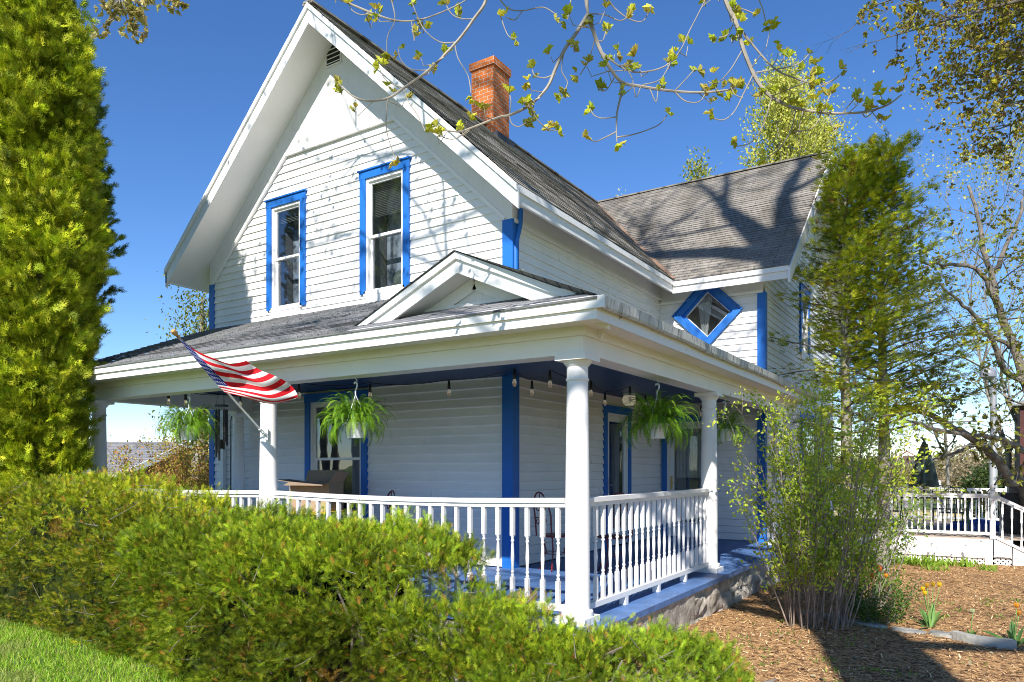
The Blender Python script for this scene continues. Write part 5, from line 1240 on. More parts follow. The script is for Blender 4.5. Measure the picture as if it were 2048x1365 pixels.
def leaves_at(name, tips, per, jit, size, pal, parent, loc, tm=LF, mat_=LEAF, dj=.8):
    P = []; D_ = []
    for (q, dd) in tips:
        for k in range(per): P.append(q - loc + Vector((random.gauss(0, jit), random.gauss(0, jit), random.gauss(0, jit)))); D_.append(dd + Vector((random.gauss(0, dj), random.gauss(0, dj), random.gauss(0, dj))))
    if not P: return
    n = len(P); P = np.array([tuple(p) for p in P]); D_ = np.array([tuple(p) for p in D_])
    return scatter(name, tm, P, D_, rdir(n), rng.uniform(size[0], size[1], n), mixcol(n, pal, .25), mat_, parent)
class OffMB(MB):
    pass
def tree(name, label, base, H, trunk_h, r_, lev, pal, leafsz, per, kids=(2, 3), spread=.6, ratio=.74, bark=BARKG, cat='tree', jit=.15, first=None, up=.15, group=None, tm=LF, stop=None):
    base = Vector(base); e = empty(name, base, label, cat, group); tips = []; b = MB(); random_state = random.getstate()
    st = (lambda q: stop(q + base)) if stop else None
    top = Vector((random.gauss(0, .1), random.gauss(0, .1), trunk_h)); b.tube([(0, 0, -.1), top * .5, top], [r_, r_ * .85, r_ * .75], 10)
    b2 = MB(); k0 = first or random.randint(3, 4)
    for k in range(k0):
        a = 2 * math.pi * k / k0 + random.uniform(-.4, .4); d = Vector((math.cos(a) * spread, math.sin(a) * spread, 1)).normalized()
        grow(b2, top, d, (H - trunk_h) * .34, r_ * .55, 1, lev, tips, spread, up, ratio, kids, 6, st)
    b.build('trunk', bark, e, smooth=True); b2.build('branches', bark, e)
    leaves_at('crown', tips, per, jit, leafsz, pal, e, Vector((0, 0, 0)), tm)
    return e
YG = [(.30, .34, .05), (.40, .40, .08), (.22, .28, .04), (.34, .30, .10)]
YP = [(.50, .50, .08), (.58, .54, .12), (.38, .42, .06)]
# poplar behind the wing
def narrow_tree(name, label, px, D_, ytop, ybase_z, rmax, n, pal, size, seed):
    p = hit(px, 937, D=D_); gzp = gz(p.x, p.y); p.z = gzp; e = empty(name, p, label, 'tree'); zt = hit(px, ytop, D=D_).z - gzp
    b = MB(); b.tube([(0, 0, 0), (0, 0, zt * .5), (.1, 0, zt * .97)], [.28, .16, .02], 8); tips = []
    for k in range(70):
        t = .3 + .68 * (k / 70); a = random.uniform(0, 6.28); L = rmax * math.sin(math.pi * min(1, (1.05 - t) / .75 * .62)) * random.uniform(.7, 1.15); q0 = Vector((0.1 * t, 0, zt * t)); pts = [q0]
        d = Vector((math.cos(a), math.sin(a), 1.0)).normalized()
        for s_ in range(4): d = (d + Vector((0, 0, .25)) + Vector((random.gauss(0, .15), random.gauss(0, .15), 0))).normalized(); pts.append(pts[-1] + d * L / 3.2)
        b.tube(pts, [.05, .04, .03, .02, .008], 4, cap=False)
        for s_ in range(1, 5):
            for m_ in range(3): tips.append((pts[s_] + Vector((random.gauss(0, .22), random.gauss(0, .22), random.gauss(0, .3))), d))
    b.build('trunk', BARKG, e); leaves_at('crown', tips, n, .28, size, pal, e, Vector((0, 0, 0)))
    return e
narrow_tree('poplar', 'tall yellow green poplar rising behind the wing roof ridge', 1565, 30, 150, 0, 3.1, 34, YP, (.08, .18), 1)
narrow_tree('poplar', 'shorter poplar behind the right end of the wing ridge', 1645, 33, 235, 0, 2.6, 20, YP, (.08, .17), 2)
narrow_tree('poplar', 'small pale treetop peeping over the middle of the wing ridge', 1395, 40, 315, 0, 1.3, 6, YG, (.14, .24), 3)
narrow_tree('poplar', 'distant pale treetop peeping over the junction of the roofs', 1240, 55, 392, 0, 1.6, 5, [(.42, .42, .25), (.36, .36, .2)], (.16, .28), 3)
narrow_tree('poplar', 'thin leafy treetop beside the left corner of the house', 400, 18, 590, 0, .4, 6, [(.22, .24, .04), (.16, .2, .03)], (.06, .11), 4)
# cedar at the right
def cedar(name, label, x, y, h, rad, n_br, pal, seed, nleaf=9, z0=.12, size=(.09, .19), bough=()):
    base = Vector((x, y, gz(x, y))); e = empty(name, base, label, 'tree'); b = MB(); tips = []
    b.tube([(0, 0, -.1), (.03, 0, h * .3), (-.02, .02, h * .65), (.02, 0, h * .98)], [.12, .10, .055, .01], 10); b.build('trunk', BARKG, e, smooth=True); b = MB()
    for k in range(n_br):
        t = z0 + (.985 - z0) * (k / n_br); a = k * 2.4 + random.uniform(-.4, .4); L = rad(t) * random.choice((.55, .8, 1, 1.1, 1.45)) * random.uniform(.85, 1.15)
        if k in bough: a = .75 + random.uniform(-.25, .25); L = random.uniform(2.4, 3.6)
        el = .15 + .75 * t; d = Vector((math.cos(a), math.sin(a), el)).normalized(); pts = [Vector((0, 0, h * t))]
        for s_ in range(6):
            d = (d + Vector((random.gauss(0, .08), random.gauss(0, .08), random.gauss(0, .05) - .10 + .13 * (s_ > 2)))).normalized(); pts.append(pts[-1] + d * L / 6)
        b.tube(pts, [.022, .018, .014, .011, .008, .006, .003], 4, cap=False)
        for s_ in range(2, 7):
            for m_ in range(nleaf):
                f = random.random(); q = pts[s_ - 1].lerp(pts[s_], f); tt = s_ / 6
                side = Vector((-d.y, d.x, 0)) * random.gauss(0, .16) * (1.2 - .4 * tt) ; tips.append((q + side + Vector((0, 0, random.gauss(0, .07))), (d + side * 3 + Vector((0, 0, -.12))).normalized()))
    b.build('branches', BARK, e)
    n = len(tips); P = np.array([tuple(q) for q, _ in tips]); D_ = np.array([tuple(d) for _, d in tips]) + rng.normal(size=(n, 3)) * .35
    cols = mixcol(n, pal, .3); k = rng.random(n) < .05; cols[k] = (.28, .17, .04)
    scatter('crown', FAN, P, D_, rdir(n) * .6 + np.array([0, 0, 1]), rng.uniform(size[0], size[1], n), cols, LEAFC, e)
    return e
PALC = [(.48, .53, .025), (.30, .39, .02), (.62, .60, .04), (.16, .23, .015)]
p = hit(1765, 1090, Y=9.4)
cedar('cedar_tree', 'tall loose cedar beside the wing, its bare grey trunk before the deck', p.x, p.y, 7.8, lambda t: 1.55 * min(1, (1.03 - t) * 2.0) ** .6, 120, PALC, 1, 18, z0=.33, size=(.075, .155), bough=(3, 6, 9, 14, 18, 23))
p = hit(1690, 1090, Y=8.7)
cedar('cedar_tree', 'left cedar close to the wing wall', p.x, p.y, 7.6, lambda t: 1.2 * min(1, (1.03 - t) * 2.0) ** .6, 95, PALC, 2, 17, z0=.20, size=(.075, .155))

# budding shrub by the porch side
def stem_shrub(name, label, x, y, h, spread, n, pal, nleaf, leafsz, col, base_r=.25, cat='shrub', rs=.008, jl=.05, leafs=LF, gap=.15):
    base = Vector((x, y, gz(x, y))); e = empty(name, base, label, cat); b = MB(); tips = []
    for k in range(n):
        a = random.uniform(0, 6.28); r0 = base_r * math.sqrt(random.random()); q = Vector((r0 * math.cos(a), r0 * math.sin(a), 0)); L = h * random.uniform(.55, 1.05)
        lean = spread * random.random() ** .7; d = Vector((math.cos(a) * lean, math.sin(a) * lean, 1)).normalized(); pts = [q]
        for s_ in range(7):
            d = (d + Vector((random.gauss(0, .07), random.gauss(0, .07), 0))).normalized(); pts.append(pts[-1] + d * L / 7)
        r1 = rs * random.uniform(.6, 1.4); b.tube(pts, [r1 * (1 - .1 * i) for i in range(8)], 5, cap=False)
        for s_ in range(2, 8):
            for m_ in range(2):
                dd = (d + Vector((random.gauss(0, .6), random.gauss(0, .6), random.gauss(0, .4)))).normalized(); q1 = pts[s_] + dd * random.uniform(.08, .28) * h / 2.4; b.tube([pts[s_], (pts[s_] + q1) / 2 + Vector((0, 0, .02)), q1], [rs * .4, rs * .3, rs * .2], 3, cap=False)
                if random.random() > gap: tips.append((q1, dd)); tips.append(((pts[s_] + q1) / 2, dd))
    b.build('stems', col, e); leaves_at('leaves', tips, nleaf, jl, leafsz, pal, e, Vector((0, 0, 0)), leafs)
    return e
PALS = [(.46, .58, .04), (.30, .44, .03), (.60, .64, .08)]
stem_shrub('flowering_shrub', 'tall many stemmed shrub with small new leaves beside the side column', 1.36, 3.2, 2.6,  .27, 72, PALS, 8, (.03, .062), mat('shrub_bark', (.26, .20, .15), .85, var=(9, .5)), .36, jl=.045)
stem_shrub('flowering_shrub', 'leafy lower shrub just right of the many stemmed one', 1.75, 4.5, 1.5, .5, 26, [(.15, .26, .02), (.22, .33, .03)], 5, (.025, .055), BARKT, .22)
stem_shrub('rose_bush', 'low dark leaved bush with orange blooms in the mulch bed', 1.95, 3.75, .55, .8, 26, [(.06, .13, .02), (.10, .19, .025), (.12, .22, .03)], 6, (.02, .04), BARK, .18, rs=.005)
p = hit(372, 937, D=15.5); stem_shrub('forsythia_bush', 'reddish budding bush behind the porch railing, before the outbuilding', p.x, p.y, 2.5, .55, 80, [(.50, .36, .05), (.36, .34, .04), (.42, .18, .06)], 9, (.04, .08), mat('red_twig', (.17, .08, .05), .8), .5, rs=.010, jl=.08)
# tulips
def tulip(x, y, heads, label, leaves=9, ls=.26, group='tulip clumps in the mulch bed'):
    base = Vector((x, y, gz(x, y) + .03)); e = empty('tulip_plant', base, label, 'tulips', group); n = leaves
    a = rng.uniform(0, 6.28, n); el = rng.uniform(.3, 1.3, n); D_ = np.stack([np.cos(a) * np.cos(el), np.sin(a) * np.cos(el), np.sin(el)], 1)
    tl = ([(0, 0, 0), (-.1, .35, .05), (-.08, .75, -.02), (0, 1, -.14), (.08, .75, -.02), (.1, .35, .05), (0, .5, 0)], [(0, 6, 1), (1, 6, 2), (2, 6, 3), (3, 6, 4), (4, 6, 5), (5, 6, 0)])
    scatter('leaves', tl, np.stack([np.cos(a) * .03, np.sin(a) * .03, np.zeros(n)], 1), D_, np.tile([0, 0, 1.], (n, 1)) + rdir(n) * .2, ls * rng.uniform(.7, 1.2, n), mixcol(n, [(.13, .27, .07), (.18, .33, .08)], .15), LEAF, e)
    for (dx, dy, h, c) in heads:
        b = MB(); b.tube([(0, 0, 0), (dx * .4, dy * .4, h * .5), (dx, dy, h)], .004, 5); st = b.build('stem', mat('stem_green', (.16, .3, .06), .6), e)
        b = MB(); b.c = c
        for k in range(6):
            t = k * math.pi / 3; r_ = .024 if k % 2 else .028
            pr_ = [(0, .004), (.5, .9), (.85, 1.0), (1, .72)]
            for (u0, w0), (u1, w1) in zip(pr_[:-1], pr_[1:]):
                def q(u, w_, s_): return (dx + r_ * w_ * math.cos(t + s_), dy + r_ * w_ * math.sin(t + s_), h + u * .06)
                b.face([q(u0, w0, -.55), q(u0, w0, .55), q(u1, w1, .55 * (1.1 - .6 * u1)), q(u1, w1, -.55 * (1.1 - .6 * u1))])
        b.build('bloom', PETAL, e, cols=True)
Yc, Oc, Rc = (.80, .52, .01), (.75, .16, .02), (.25, .01, .02)
tulip(2.47, 3.75, [(-.07, 0, .40, Yc), (-.03, .03, .44, (.6, .33, .01)), (.03, 0, .46, (.5, .3, .01)), (.09, .02, .46, Yc), (-.05, -.02, .36, Yc)], 'clump of yellow tulips by the stone edging')
tulip(3.22, 3.2, [(.02, 0, .38, (.8, .32, .02)), (.04, .05, .30, (.6, .25, .03))], 'yellow and red tulips at the right edge of the bed')
tulip(2.85, 3.35, [(.02, 0, .26, (.45, .5, .25))], 'single slender tulip bud behind the curved stone', 4, .16)
tulip(1.86, 4.05, [(-.12, 0, .50, Rc), (.0, 0, .48, Oc), (.07, .1, .55, Oc), (.14, .05, .48, (.75, .3, .02)), (.05, .15, .56, Oc)], 'orange and dark red tulips standing in the low bush', 8, .25)
# daffodil row by the lattice
for k, (x, y, s_) in enumerate([(.35, 10.6, 1), (.75, 10.75, 1.2), (1.2, 10.7, 1.1), (1.55, 10.55, 1), (1.8, 10.6, 1.1), (2.1, 10.45, 1.2), (2.45, 10.65, .9), (2.75, 10.55, 1.1), (3.05, 10.3, .8), (2.3, 9.9, .7)]):
    n = 60; base = Vector((x, y, gz(x, y) + .02)); a = rng.uniform(0, 6.28, n); el = rng.uniform(.6, 1.45, n)
    D_ = np.stack([np.cos(a) * np.cos(el), np.sin(a) * np.cos(el), np.sin(el)], 1); tl = ([(-.05, 0, 0), (.05, 0, 0), (.05, .6, .03), (-.05, .6, .03), (0, 1, -.08)], [(0, 1, 2), (0, 2, 3), (3, 2, 4)])
    o = scatter('bulb_plant', tl, np.stack([rng.normal(0, .10, n), rng.normal(0, .06, n), np.zeros(n)], 1), D_, rdir(n), s_ * rng.uniform(.14, .26, n), mixcol(n, [(.2, .36, .03), (.28, .42, .04)], .2), LEAF, None, base)
    tagp(o, ['leafy bulb clump nearest the wing wall along the deck lattice', 'second leafy bulb clump from the wing wall along the lattice', 'third leafy bulb clump from the wing wall along the lattice', 'fourth leafy bulb clump from the wing wall along the lattice', 'middle leafy bulb clump along the deck lattice', 'big bulb clump just right of the middle of the lattice', 'small bulb clump before the right part of the lattice', 'bulb clump close to the foot of the deck steps', 'little bulb clump at the very corner of the deck skirt', 'stray small bulb clump set forward in the mulch'][k], 'plant', 'bulb clumps along the lattice')
# stone edging
es = [(1.35, 3.72, .5, .26), (1.86, 3.52, .42, .2), (2.28, 3.40, .36, .16), (2.66, 3.25, .40, .13), (3.5, 2.93, .4, .14)]
for k, (x, y, l, w_) in enumerate(es):
    b = MB(); n = 14; top = []; bot = []
    for i in range(n):
        t = 2 * math.pi * i / n; f = (1 + .14 * noise.noise((i * .9, k * 3, 0))); f2 = 1 / max(abs(math.cos(t)), abs(math.sin(t))) ** .6; top.append((l / 2 * f * f2 * math.cos(t), w_ / 2 * f * f2 * math.sin(t), .05)); bot.append((l / 2 * f * f2 * 1.05 * math.cos(t), w_ / 2 * f * f2 * 1.05 * math.sin(t), -.06))
    loft(b, [bot, [(p_[0] * 1.02, p_[1] * 1.02, .03) for p_ in top], [(p_[0] * .95, p_[1] * .95, .055) for p_ in top]])
    o = b.build('edging_stone', SLAB); o.location = (x, y, mz(x, y) + .012); o.rotation_euler = (0.05 * k - .1, .04 - .02 * k, -.38 + .12 * (k % 3 - 1)); tagp(o, ['flat grey slab under the many stemmed shrub', 'grey slab half hidden by the low bush with orange blooms', 'pale slab just left of the yellow tulips', 'long narrow slab before the yellow tulips', 'slab at the right edge of the picture'][k] + ' in the bed edging', 'stone', 'edging stones of the mulch bed')
b = MB()
secs = []
for i in range(13):
    t = -.9 + 1.8 * i / 12; c = Vector((.33 * math.sin(t), -.25 * math.cos(t) + .2, 0)); d = Vector((math.sin(t), -math.cos(t), 0)); secs.append([tuple(c - d * .05 + Vector((0, 0, -.05))), tuple(c + d * .05 + Vector((0, 0, -.05))), tuple(c + d * .04 + Vector((0, 0, .07))), tuple(c - d * .03 + Vector((0, 0, .075)))])
loft(b, secs); o = b.build('curved_edging', SLAB); o.location = (2.95, 3.08, mz(2.95, 3.08) + .04); o.rotation_euler = (0, 0, -.3); tagp(o, 'curved scalloped concrete edging block at the border of the mulch', 'edging block')
# stone pillar bit at the shrub
b = MB(); loft(b, [rrect(.09, .08, -.1, 20, .1), rrect(.085, .08, .18, 20, .08), rrect(.06, .06, .27, 20, .05)]); o = b.build('standing_stone', STONE); p = hit(1690, 1150, Y=7); o.location = (p.x, p.y, gz(p.x, p.y)); tagp(o, 'small pale standing stone half hidden behind the shrubs', 'stone')

# ---- big maple behind the camera: trunk, limbs and crown out of view shade the house; its lowest twigs hang into view
TB = Vector((5.15, -8.3, 0)); mp_ = empty('maple_tree', TB, 'large budding maple overhead whose twigs hang across the top of the view', 'tree')
def stopf(q):
    w_ = q + TB
    if inframe(w_, 25): return True
    if XL - 1 < w_.x < 1 and w_.y > YF - 1.2 and w_.z < 9: return True
    return False
b = MB(); b.tube([(0, 0, -.2), (0, 0, .4), (-.05, .02, 3), (-.18, .05, 6), (-.38, .1, 10), (-.62, .1, 14.5), (-.85, .1, 18.3)], [.70, .60, .56, .52, .46, .42, .40], 18); b.build('trunk', BARK, mp_, smooth=True)
tips = []; b = MB(); random.seed(21)
top = Vector((-.85, .1, 18.2))
for (d, L, r_) in (((-.5, .1, 1), 3.2, .34), ((.1, .05, 1), 3.6, .32), ((.6, -.1, .9), 3.0, .3), ((-1.3, .2, .6), 3.6, .30), ((-.2, -.6, 1), 3, .14)):
    grow(b, top, Vector(d).normalized(), L, r_, 1, 5, tips, .62, .12, .76, (2, 3), 6, stopf)
for (z, d, L, r_) in ((12, (-1, .25, .45), 4.0, .16), (9.0, (-1, .7, .2), 4.4, .16), (10.3, (-1, .85, .3), 4.6, .15), (14, (-1, .4, .6), 3.4, .13), (8.5, (.8, -.4, .4), 3.4, .14), (10.2, (-.9, -.6, .4), 3.5, .13), (13, (.5, .9, .5), 3, .12)):
    grow(b, Vector((-.04 * z, .07, z)), Vector(d).normalized(), L, r_, 1, 5, tips, .62, .06, .78, (2, 3), 6, stopf)
b.build('branches', BARK, mp_)
leaves_at('crown', [t for t in tips if not stopf(t[0])], 3, .16, (.05, .10), YG, mp_, Vector((0, 0, 0)), BUD)
# visible hanging twigs, traced as real branches 4.6-5.6 m from the camera
TW = [
 (.016, 5.2, [(972, -60), (972, 0), (948, 38), (913, 85), (857, 141), (808, 176), (778, 196), (737, 202), (705, 192), (676, 167)]),
 (.010, 5.3, [(660, -12), (682, 0), (743, 26), (790, 41), (834, 41), (881, 26), (931, 1), (960, -30)]),
 (.006, 5.3, [(783, 0), (790, 41), (775, 73), (774, 108)]), (.006, 5.2, [(775, 199), (772, 249), (778, 281), (790, 316)]),
 (.006, 5.2, [(913, 85), (881, 85), (852, 64), (837, 38), (822, 0)]), (.005, 5.2, [(857, 141), (822, 139), (802, 120), (797, 100)]),
 (.005, 5.2, [(808, 178), (816, 202), (834, 229), (851, 264)]), (.005, 5.2, [(804, 176), (772, 161), (758, 135)]), (.005, 5.2, [(910, 91), (916, 117), (936, 152), (942, 187)]),
 (.005, 5.2, [(948, 38), (925, 38), (905, 30), (893, 12)]), (.005, 5.3, [(743, 26), (722, 30), (703, 20), (697, 4)]),
 (.024, 4.9, [(1170, -80), (1173, 0), (1176, 29)]),
 (.017, 4.9, [(1176, 29), (1152, 67), (1129, 100), (1111, 138), (1094, 176), (1059, 211), (1018, 231), (998, 235), (939, 258), (919, 264), (890, 261)]),
 (.005, 4.9, [(939, 259), (910, 278), (885, 274), (872, 260)]),
 (.017, 4.9, [(1176, 29), (1188, 67), (1199, 97), (1217, 132), (1243, 164), (1281, 173), (1349, 183), (1410, 185), (1457, 180), (1470, 176)]),
 (.011, 4.9, [(1243, 164), (1242, 190), (1234, 226), (1233, 264), (1234, 284)]),
 (.007, 4.9, [(1202, 103), (1229, 126), (1264, 144), (1308, 141), (1340, 126), (1363, 97), (1378, 64), (1410, 0), (1420, -40)]),
 (.006, 4.9, [(1233, 264), (1205, 278), (1188, 283), (1167, 272)]), (.006, 4.9, [(1233, 275), (1264, 270), (1293, 261), (1319, 249), (1334, 231)]),
 (.005, 4.9, [(1234, 234), (1205, 237), (1188, 231), (1180, 217)]), (.006, 4.9, [(1349, 183), (1369, 202), (1396, 205), (1410, 190)]), (.006, 4.9, [(1349, 183), (1378, 152), (1390, 138)]),
 (.005, 4.9, [(1129, 102), (1123, 140), (1135, 165), (1128, 184)]), (.006, 4.9, [(1111, 148), (1090, 156), (1070, 152), (1065, 140)]), (.005, 4.9, [(1059, 213), (1075, 240), (1095, 258), (1114, 262)]), (.005, 4.9, [(1094, 258), (1100, 246)]),
 (.005, 4.9, [(1018, 231), (1024, 248), (1038, 254), (1056, 244)]), (.005, 4.9, [(1018, 235), (1022, 205), (1018, 185)]), (.005, 4.9, [(1189, 80), (1178, 120), (1160, 150)]), (.005, 4.9, [(1285, 170), (1320, 160), (1340, 128)]),
 (.005, 4.9, [(1228, 156), (1215, 178), (1203, 182), (1197, 170)]), (.005, 4.9, [(1281, 175), (1272, 195), (1265, 160), (1255, 140)]), (.005, 4.9, [(1300, 178), (1312, 205), (1316, 178)]),
 (.005, 4.9, [(1178, 28), (1210, 30), (1240, 42), (1258, 32)]), (.006, 5.0, [(1215, 0), (1235, 22), (1262, 40), (1285, 43), (1297, 26)]), (.005, 4.9, [(1192, 80), (1205, 82), (1212, 62)]),
 (.006, 5.1, [(1000, 0), (1018, 18), (1045, 22), (1085, 15), (1110, 28)]), (.005, 5.1, [(1045, 22), (1030, 40), (1013, 35)]), (.005, 5.1, [(1000, 30), (1015, 70), (1030, 78)]), (.005, 5.0, [(1142, 0), (1135, 40)]),
 (.018, 4.8, [(1440, -70), (1451, 0), (1472, 47), (1486, 97), (1507, 149), (1524, 176), (1545, 196), (1574, 211), (1598, 218), (1645, 226), (1685, 227), (1731, 224), (1774, 211), (1803, 190)]),
 (.008, 4.8, [(1472, 47), (1516, 103), (1554, 141), (1600, 160), (1642, 170), (1671, 158), (1678, 150)]), (.006, 4.8, [(1510, 146), (1574, 135), (1600, 126), (1617, 110)]),
 (.006, 4.8, [(1505, 152), (1486, 190), (1469, 223), (1448, 240), (1425, 237)]), (.005, 4.8, [(1483, 103), (1460, 141), (1434, 167), (1416, 164)]),
 (.005, 4.8, [(1543, 196), (1527, 249), (1504, 284), (1475, 293)]), (.005, 4.8, [(1591, 221), (1582, 260), (1559, 297), (1533, 316)]), (.005, 4.8, [(1642, 227), (1625, 257), (1589, 264)]),
 (.005, 4.8, [(1545, 192), (1580, 178), (1615, 162)]), (.005, 4.8, [(1685, 226), (1704, 204), (1712, 192)]), (.005, 4.8, [(1628, 220), (1650, 208), (1662, 188)]), (.005, 4.8, [(1724, 225), (1732, 235), (1748, 222)]),
 (.005, 4.8, [(1466, 50), (1455, 70), (1438, 76)]), (.005, 4.8, [(1461, 14), (1490, 20), (1512, 30)]), (.005, 4.9, [(1518, 0), (1526, 20), (1532, 48)]), (.005, 4.9, [(1560, 130), (1566, 122), (1570, 108)]), (.005, 4.8, [(1730, 222), (1738, 205)]),
 (.005, 4.8, [(1600, 165), (1620, 150), (1635, 130)]), (.005, 4.8, [(1486, 196), (1470, 190), (1462, 175)]),
]
b = MB(); tips = []; random.seed(5)
for (r_, D_, pp) in TW:
    n = (len(pp) - 1) * 4; w0 = random.uniform(0, 6); pts = []
    for k in range(n + 1):
        x, y = interp(pp, k / n); pts.append(hit(x, y, D=D_) - TB)
    m_ = len(pts) - 1; b.tube(pts, [max(.0036, r_ * (1 - .65 * k / m_) * .85) for k in range(m_ + 1)], 6)
    d = (pts[-1] - pts[-2]).normalized(); tips.append((pts[-1], (d + Vector((0, 0, .6))).normalized()))
    if len(pp) > 5:
        for k in range(3, m_, 2):
            if random.random() < .62:
                a = pts[k]; dd = Vector((random.gauss(0, 1), random.gauss(0, 1), random.gauss(0, .5) - .3)).normalized(); L = random.uniform(.05, .16); c1 = a + dd * L; c2 = c1 + (dd * .4 + Vector((0, 0, .9))) * L * .6
                b.tube([a, a.lerp(c1, .6), c1, c2], [.0035, .003, .003, .0025], 5); tips.append((c2, Vector((dd.x * .3, dd.y * .3, 1)).normalized()))
b.build('twigs', BARKT, mp_, smooth=True)
# limbs carrying the twigs, above the view
b = MB()
j1 = hit(1172, -80, D=4.9) - TB; j2 = hit(972, -60, D=5.2) - TB; j3 = hit(1440, -70, D=4.8) - TB
s0 = Vector((-.2, .05, 6.4)); 
b.tube([s0, Vector((-.7, 1.2, 6.9)), j3 + Vector((.3, -.6, .8)), j1 + Vector((.1, -.1, .55)), j2 + Vector((-.3, .1, .5)), j2 + Vector((-1.5, .5, .9))], [.14, .10, .07, .05, .035, .02], 10)
b.tube([j3 + Vector((.3, -.6, .8)), j3 + Vector((.1, -.2, .35)), j3], [.04, .025, .018], 8); b.tube([j1 + Vector((.1, -.1, .55)), j1 + Vector((.02, 0, .25)), j1], [.045, .03, .024], 8); b.tube([j2 + Vector((-.3, .1, .5)), j2 + Vector((-.1, 0, .2)), j2], [.03, .02, .015], 8)
b.build('limb', BARK, mp_, smooth=True)
leaves_at('leaf_buds', tips, 2, .018, (.045, .09), [(.55, .58, .03), (.42, .50, .03), (.66, .62, .08), (.58, .48, .10)], mp_, Vector((0, 0, 0)), BUD, LEAF, .45)

# hanging branches of small-leaved tree, top left and top right
def spray_branches(name, label, roots, D_, pal, seed, lsz, loc_px, lev=4, per=2, rad=.02):
    random.seed(seed); lo = hit(loc_px[0], loc_px[1], D=D_); e = empty(name, lo, label, 'branch' if False else 'tree'); b = MB(); tips = []
    for (x0, y0, x1, y1, L) in roots:
        a, c = hit(x0, y0, D=D_) - lo, hit(x1, y1, D=D_ + random.uniform(-.8, .8)) - lo; d = (c - a).normalized()
        grow(b, a, d, L, rad, 1, lev, tips, .55, -.02, .74, (2, 3), 5)
    b.build('branches', BARK, e); leaves_at('leaves', tips, per, .05 * D_ / 8, lsz, pal, e, Vector((0, 0, 0)), BUD, LEAF)
    return e
PALM = [(.36, .34, .04), (.25, .25, .04), (.55, .50, .04), (.35, .24, .07)]
# right-hand maple: trunk just outside the right edge behind the deck, traced limbs
RB = hit(2085, 1100, D=14.5); RB.z = gz(RB.x, RB.y)
rm = empty('maple_tree', RB, 'spreading grey barked maple right of the deck with sparse new leaves', 'tree'); b = MB(); tips = []; random.seed(31)
def tp(x, y, D=14.5): return hit(x, y, D=D) - RB
b.tube([(0, 0, -.1), tp(2078, 1020), tp(2062, 960)], [.34, .28, .24], 12); b.build('trunk', BARK, rm, smooth=True); b = MB()
LB = [
 (.11, .04, [(2062, 960, 14.5), (2020, 960, 14.4), (1990, 915, 14.3), (1955, 885, 14.2), (1920, 865, 14.1), (1890, 845, 14.0), (1830, 820, 13.8), (1790, 812, 13.6)]),
 (.065, .025, [(2062, 960, 14.5), (2075, 920, 14.2), (2040, 900, 13.6), (1995, 878, 13.3), (1930, 868, 13.1), (1860, 855, 12.8), (1800, 842, 12.6)]),
 (.11, .03, [(2062, 960, 14.5), (2072, 860, 14.8), (2060, 800, 15), (2030, 700, 15), (2000, 620, 15.2), (1985, 560, 15.3), (1965, 500, 15.4), (1955, 430, 15.6), (1935, 370, 15.8)]),
 (.07, .02, [(2058, 770, 15), (2010, 740, 14.8), (1990, 690, 14.6), (1960, 640, 14.5), (1915, 600, 14.3), (1880, 570, 14.2)]),
 (.06, .02, [(2000, 620, 15.2), (1960, 545, 15), (1900, 530, 15), (1850, 525, 14.8)]),
 (.06, .02, [(1985, 560, 15.3), (2010, 500, 15.5), (2040, 430, 15.6), (2050, 380, 15.6)]),
 (.05, .02, [(2030, 700, 15), (1990, 675, 15), (1950, 668, 14.8), (1905, 672, 14.7), (1865, 690, 14.6)]),
 (.04, .012, [(1955, 885, 14.2), (1900, 910, 14), (1865, 918, 13.9)]),
]
for (r0, r1, pp) in LB:
    n = (len(pp) - 1) * 4; pts = [Vector((0, 0, 0))] * 0
    for k in range(n + 1):
        x, y, dd = interp(pp, k / n); pts.append(tp(x, y, dd) + Vector((random.gauss(0, .015), random.gauss(0, .015), random.gauss(0, .02))))
    b.tube(pts, [r0 + (r1 - r0) * k / n for k in range(n + 1)], 8)
    for k in range(3, n + 1, 1):
        if random.random() < .42:
            d = (pts[k] - pts[k - 1]).normalized(); ax = Vector((random.gauss(0, 1), random.gauss(0, 1), random.gauss(0, .8))).normalized()
            grow(b, pts[k], (d * .4 + ax).normalized(), random.uniform(.35, .8), max(.009, (r0 + (r1 - r0) * k / n) * .28), 2, 4, tips, .6, .05, .75, (2, 2), 5)
b.build('branches', BARK, rm); leaves_at('crown', tips, 1, .08, (.05, .11), [(.25, .27, .04), (.34, .34, .05), (.2, .18, .04)], rm, Vector((0, 0, 0)), BUD)
# trees filling the right background (finer, yellowish)
def bgtree(px, D_, ytop, r_, lev, per, lsz, pal, label, kids=(2, 3), name='budding_tree', th=.25, jit=.2, spread=.6, group=None):
    p = hit(px, 937, D=D_); p.z = gz(p.x, p.y); H = hit(px, ytop, D=D_).z - p.z
    return tree(name, label, p, H, H * th, r_, lev, pal, lsz, per, kids, spread, .76, jit=jit, group=group)
random.seed(77)
PY = [(.45, .44, .10), (.38, .38, .07), (.5, .46, .16)]
bgtree(2015, 27, 300, .14, 6, 2, (.07, .15), PY, 'pale yellow budding tree at the right behind the spreading maple', th=.2)
bgtree(1900, 34, 520, .10, 5, 2, (.08, .16), PY, 'budding tree of medium height right of the cedar', th=.25)
bgtree(2085, 26, 440, .12, 5, 1, (.07, .14), [(.3, .28, .06), (.2, .2, .04)], 'twiggy tree at the right edge beyond the deck', th=.2)
